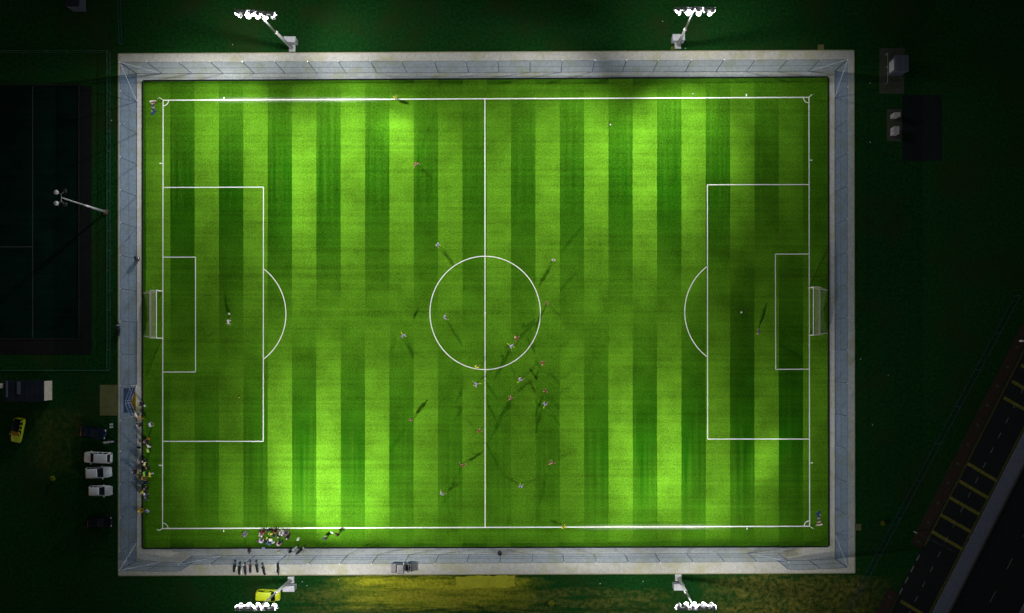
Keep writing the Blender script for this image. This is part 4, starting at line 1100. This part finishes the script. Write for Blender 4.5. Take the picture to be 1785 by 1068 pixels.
# bench at the left crowd
t = thing('bench', 'narrow yellow bench among the crowd on the left path strip', 'bench', P(242.3, 821, .05), R(88))
MB().box((0, 0, .45), (1.9, .26, .05), 0, .015).build('seat', plain('bench_wood', (.55, .42, .14), .7), t)
for s_ in (-.75, .75): MB().box((s_, 0, .22), (.06, .24, .42)).build('leg', M['dark_metal'], t)
# bins
def bin_(label, px, py, z=.05):
    t = thing('litter_bin', label, 'bin', P(px, py, z), 0, 'dark bins on the path')
    MB().lathe((0, 0, 0), (0, 0, 1), [(0, .3), (.9, .36), (.95, .38), (1.0, .36)], 14).build('bin_body', M['dark_metal'], t, True)
    MB().lathe((0, 0, 1.0), (0, 0, 1), [(0, .34), (.1, .3), (.16, .12)], 14).build('lid', M['dark_metal'], t, True)
    MB().box((.36, 0, .82), (.03, .3, .3)).build('opening_plate', M['white_metal'], t)
bin_('round dark bin beside the left fence above the goal', 241.5, 450.5)
bin_('dark bin on the bottom path right of halfway line', 871.5, 962)

# printed mats lying by two corners
def mat(label, cx, cy, rot):
    t = thing('printed_mat', label, 'mat', P(cx, cy, .03), R(rot), 'printed mats by the corners')
    q = lambda pts: [((a / 17.8 - 27.5) / S, -(b / 17.8 - 27.5) / S, .03) for a, b in pts]
    m_ = MB(); mats = []
    def piece(col, pts):
        mats.append(plain('mat_%d' % len(mats), col, .9)); m_.cur = len(mats) - 1
        hi = q(pts); lo = [(x, y, 0) for x, y, z in hi]; m_.rings([lo, hi])
    piece((.75, .68, .55), [(360, 285), (440, 260), (580, 265), (570, 292), (440, 302), (405, 345), (372, 310)])
    piece((.12, .04, .03), [(432, 322), (445, 306), (570, 296), (565, 328), (440, 346)])
    piece((.80, .60, .52), [(430, 352), (548, 335), (530, 370), (430, 412)])
    piece((.04, .02, .02), [(440, 416), (540, 374), (520, 398), (470, 428)])
    piece((.16, .09, .18), [(430, 432), (530, 428), (526, 462), (436, 490)])
    piece((.70, .62, .42), [(440, 494), (530, 466), (528, 490), (440, 508)])
    piece((.035, .055, .16), [(435, 512), (526, 506), (545, 580), (602, 612), (522, 668), (500, 718), (430, 724), (420, 650), (462, 640), (466, 566)])
    piece((.35, .5, .08), [(428, 575), (462, 568), (458, 620), (428, 612)])
    m_.build('printed_sheet', mats, t)
mat('cut-out printed mat lying on the turf by the top left corner flag', 267.5, 187.5, 0)
mat('cut-out printed mat lying on the turf by the bottom right corner flag', 1427, 903, 180)

# bush, litter
def m_leaf(name, a, b):
    k = NT(name); f = k.noise(k.coord(), 5, 3)
    k.link(k.mix(f, a, b), k.b.inputs['Base Color']); k.b.inputs['Roughness'].default_value = .8; return k.m
M['leaf'] = m_leaf('bush_leaf', (.16, .18, .01), (.36, .36, .04))
def bush(label, px, py, r, n=260):
    t = thing('bush', label, 'bush', P(px, py), 0, 'small bushes')
    m_ = MB(); rnd = random.Random(int(px))
    for i in range(n):
        v = Vector((rnd.gauss(0, 1), rnd.gauss(0, 1), rnd.gauss(0, 1))).normalized() * r * rnd.uniform(.45, 1)
        c = Vector((v.x, v.y, v.z * .8 + r * .85)); a = Euler((rnd.uniform(0, 6), rnd.uniform(0, 6), 0)).to_matrix(); s_ = .09
        m_.poly([c + a @ Vector(q) * s_ for q in ((-1, 0, 0), (0, -.5, 0), (1, 0, 0), (0, .5, 0))])
    m_.build('crown', M['leaf'], t)
    MB().tube((0, 0, 0), (.05, 0, r), .04, .02, 6).build('trunk', M['brownstrip'], t)
bush('small yellow-green bush lit in the dark near the right road', 1537.5, 911, .42)
bush('small bush in the dark left of the white cars', 94, 833, .45)
bush('small yellow-green bush below the earth platform at the bottom', 961, 1050, .55)
bush('yellow plant beside the top right floodlight plinth', 1172, 84.5, .3, 120)
k_ = 0
for lab, x, y in (('on dark grass right of the right path, upper', 1517, 248), ('on dark grass right of the right path, by the top pad', 1516.5, 145), ('on dark grass right of the right path, level with the goal', 1500, 625.5),
                  ('on dark grass below and right of the right goal', 1548.5, 654), ('on dark grass near the lower right of the right path', 1521, 740.5), ('on the left verge beside the railing', 194.5, 209.5),
                  ('on dark grass left of the top right mast', 1155, 37), ('just right of the top right plinth', 1195, 84), ('on grass right of the bottom left mast', 527, 1013.5), ('on grass right of the bottom left cabinet', 535, 1020.5),
                  ('on bright grass below the bottom path', 590, 1010), ('on grass between the earth platform and bottom right mast', 1046, 1017), ('below the path near the bottom right mast', 1121, 1013), ('on dark verge at the top left', 405.5, 77.5)):
    t = MB(); a = random.uniform(0, 3)
    t.box((0, 0, .03), (.17, .12, .06), a, .02)
    tag(t.build('litter_scrap', plain('litter_white', (.5, .52, .46), .8), None, False, P(x, y)), 'scrap of white litter %s' % lab, 'litter', 'scattered litter')
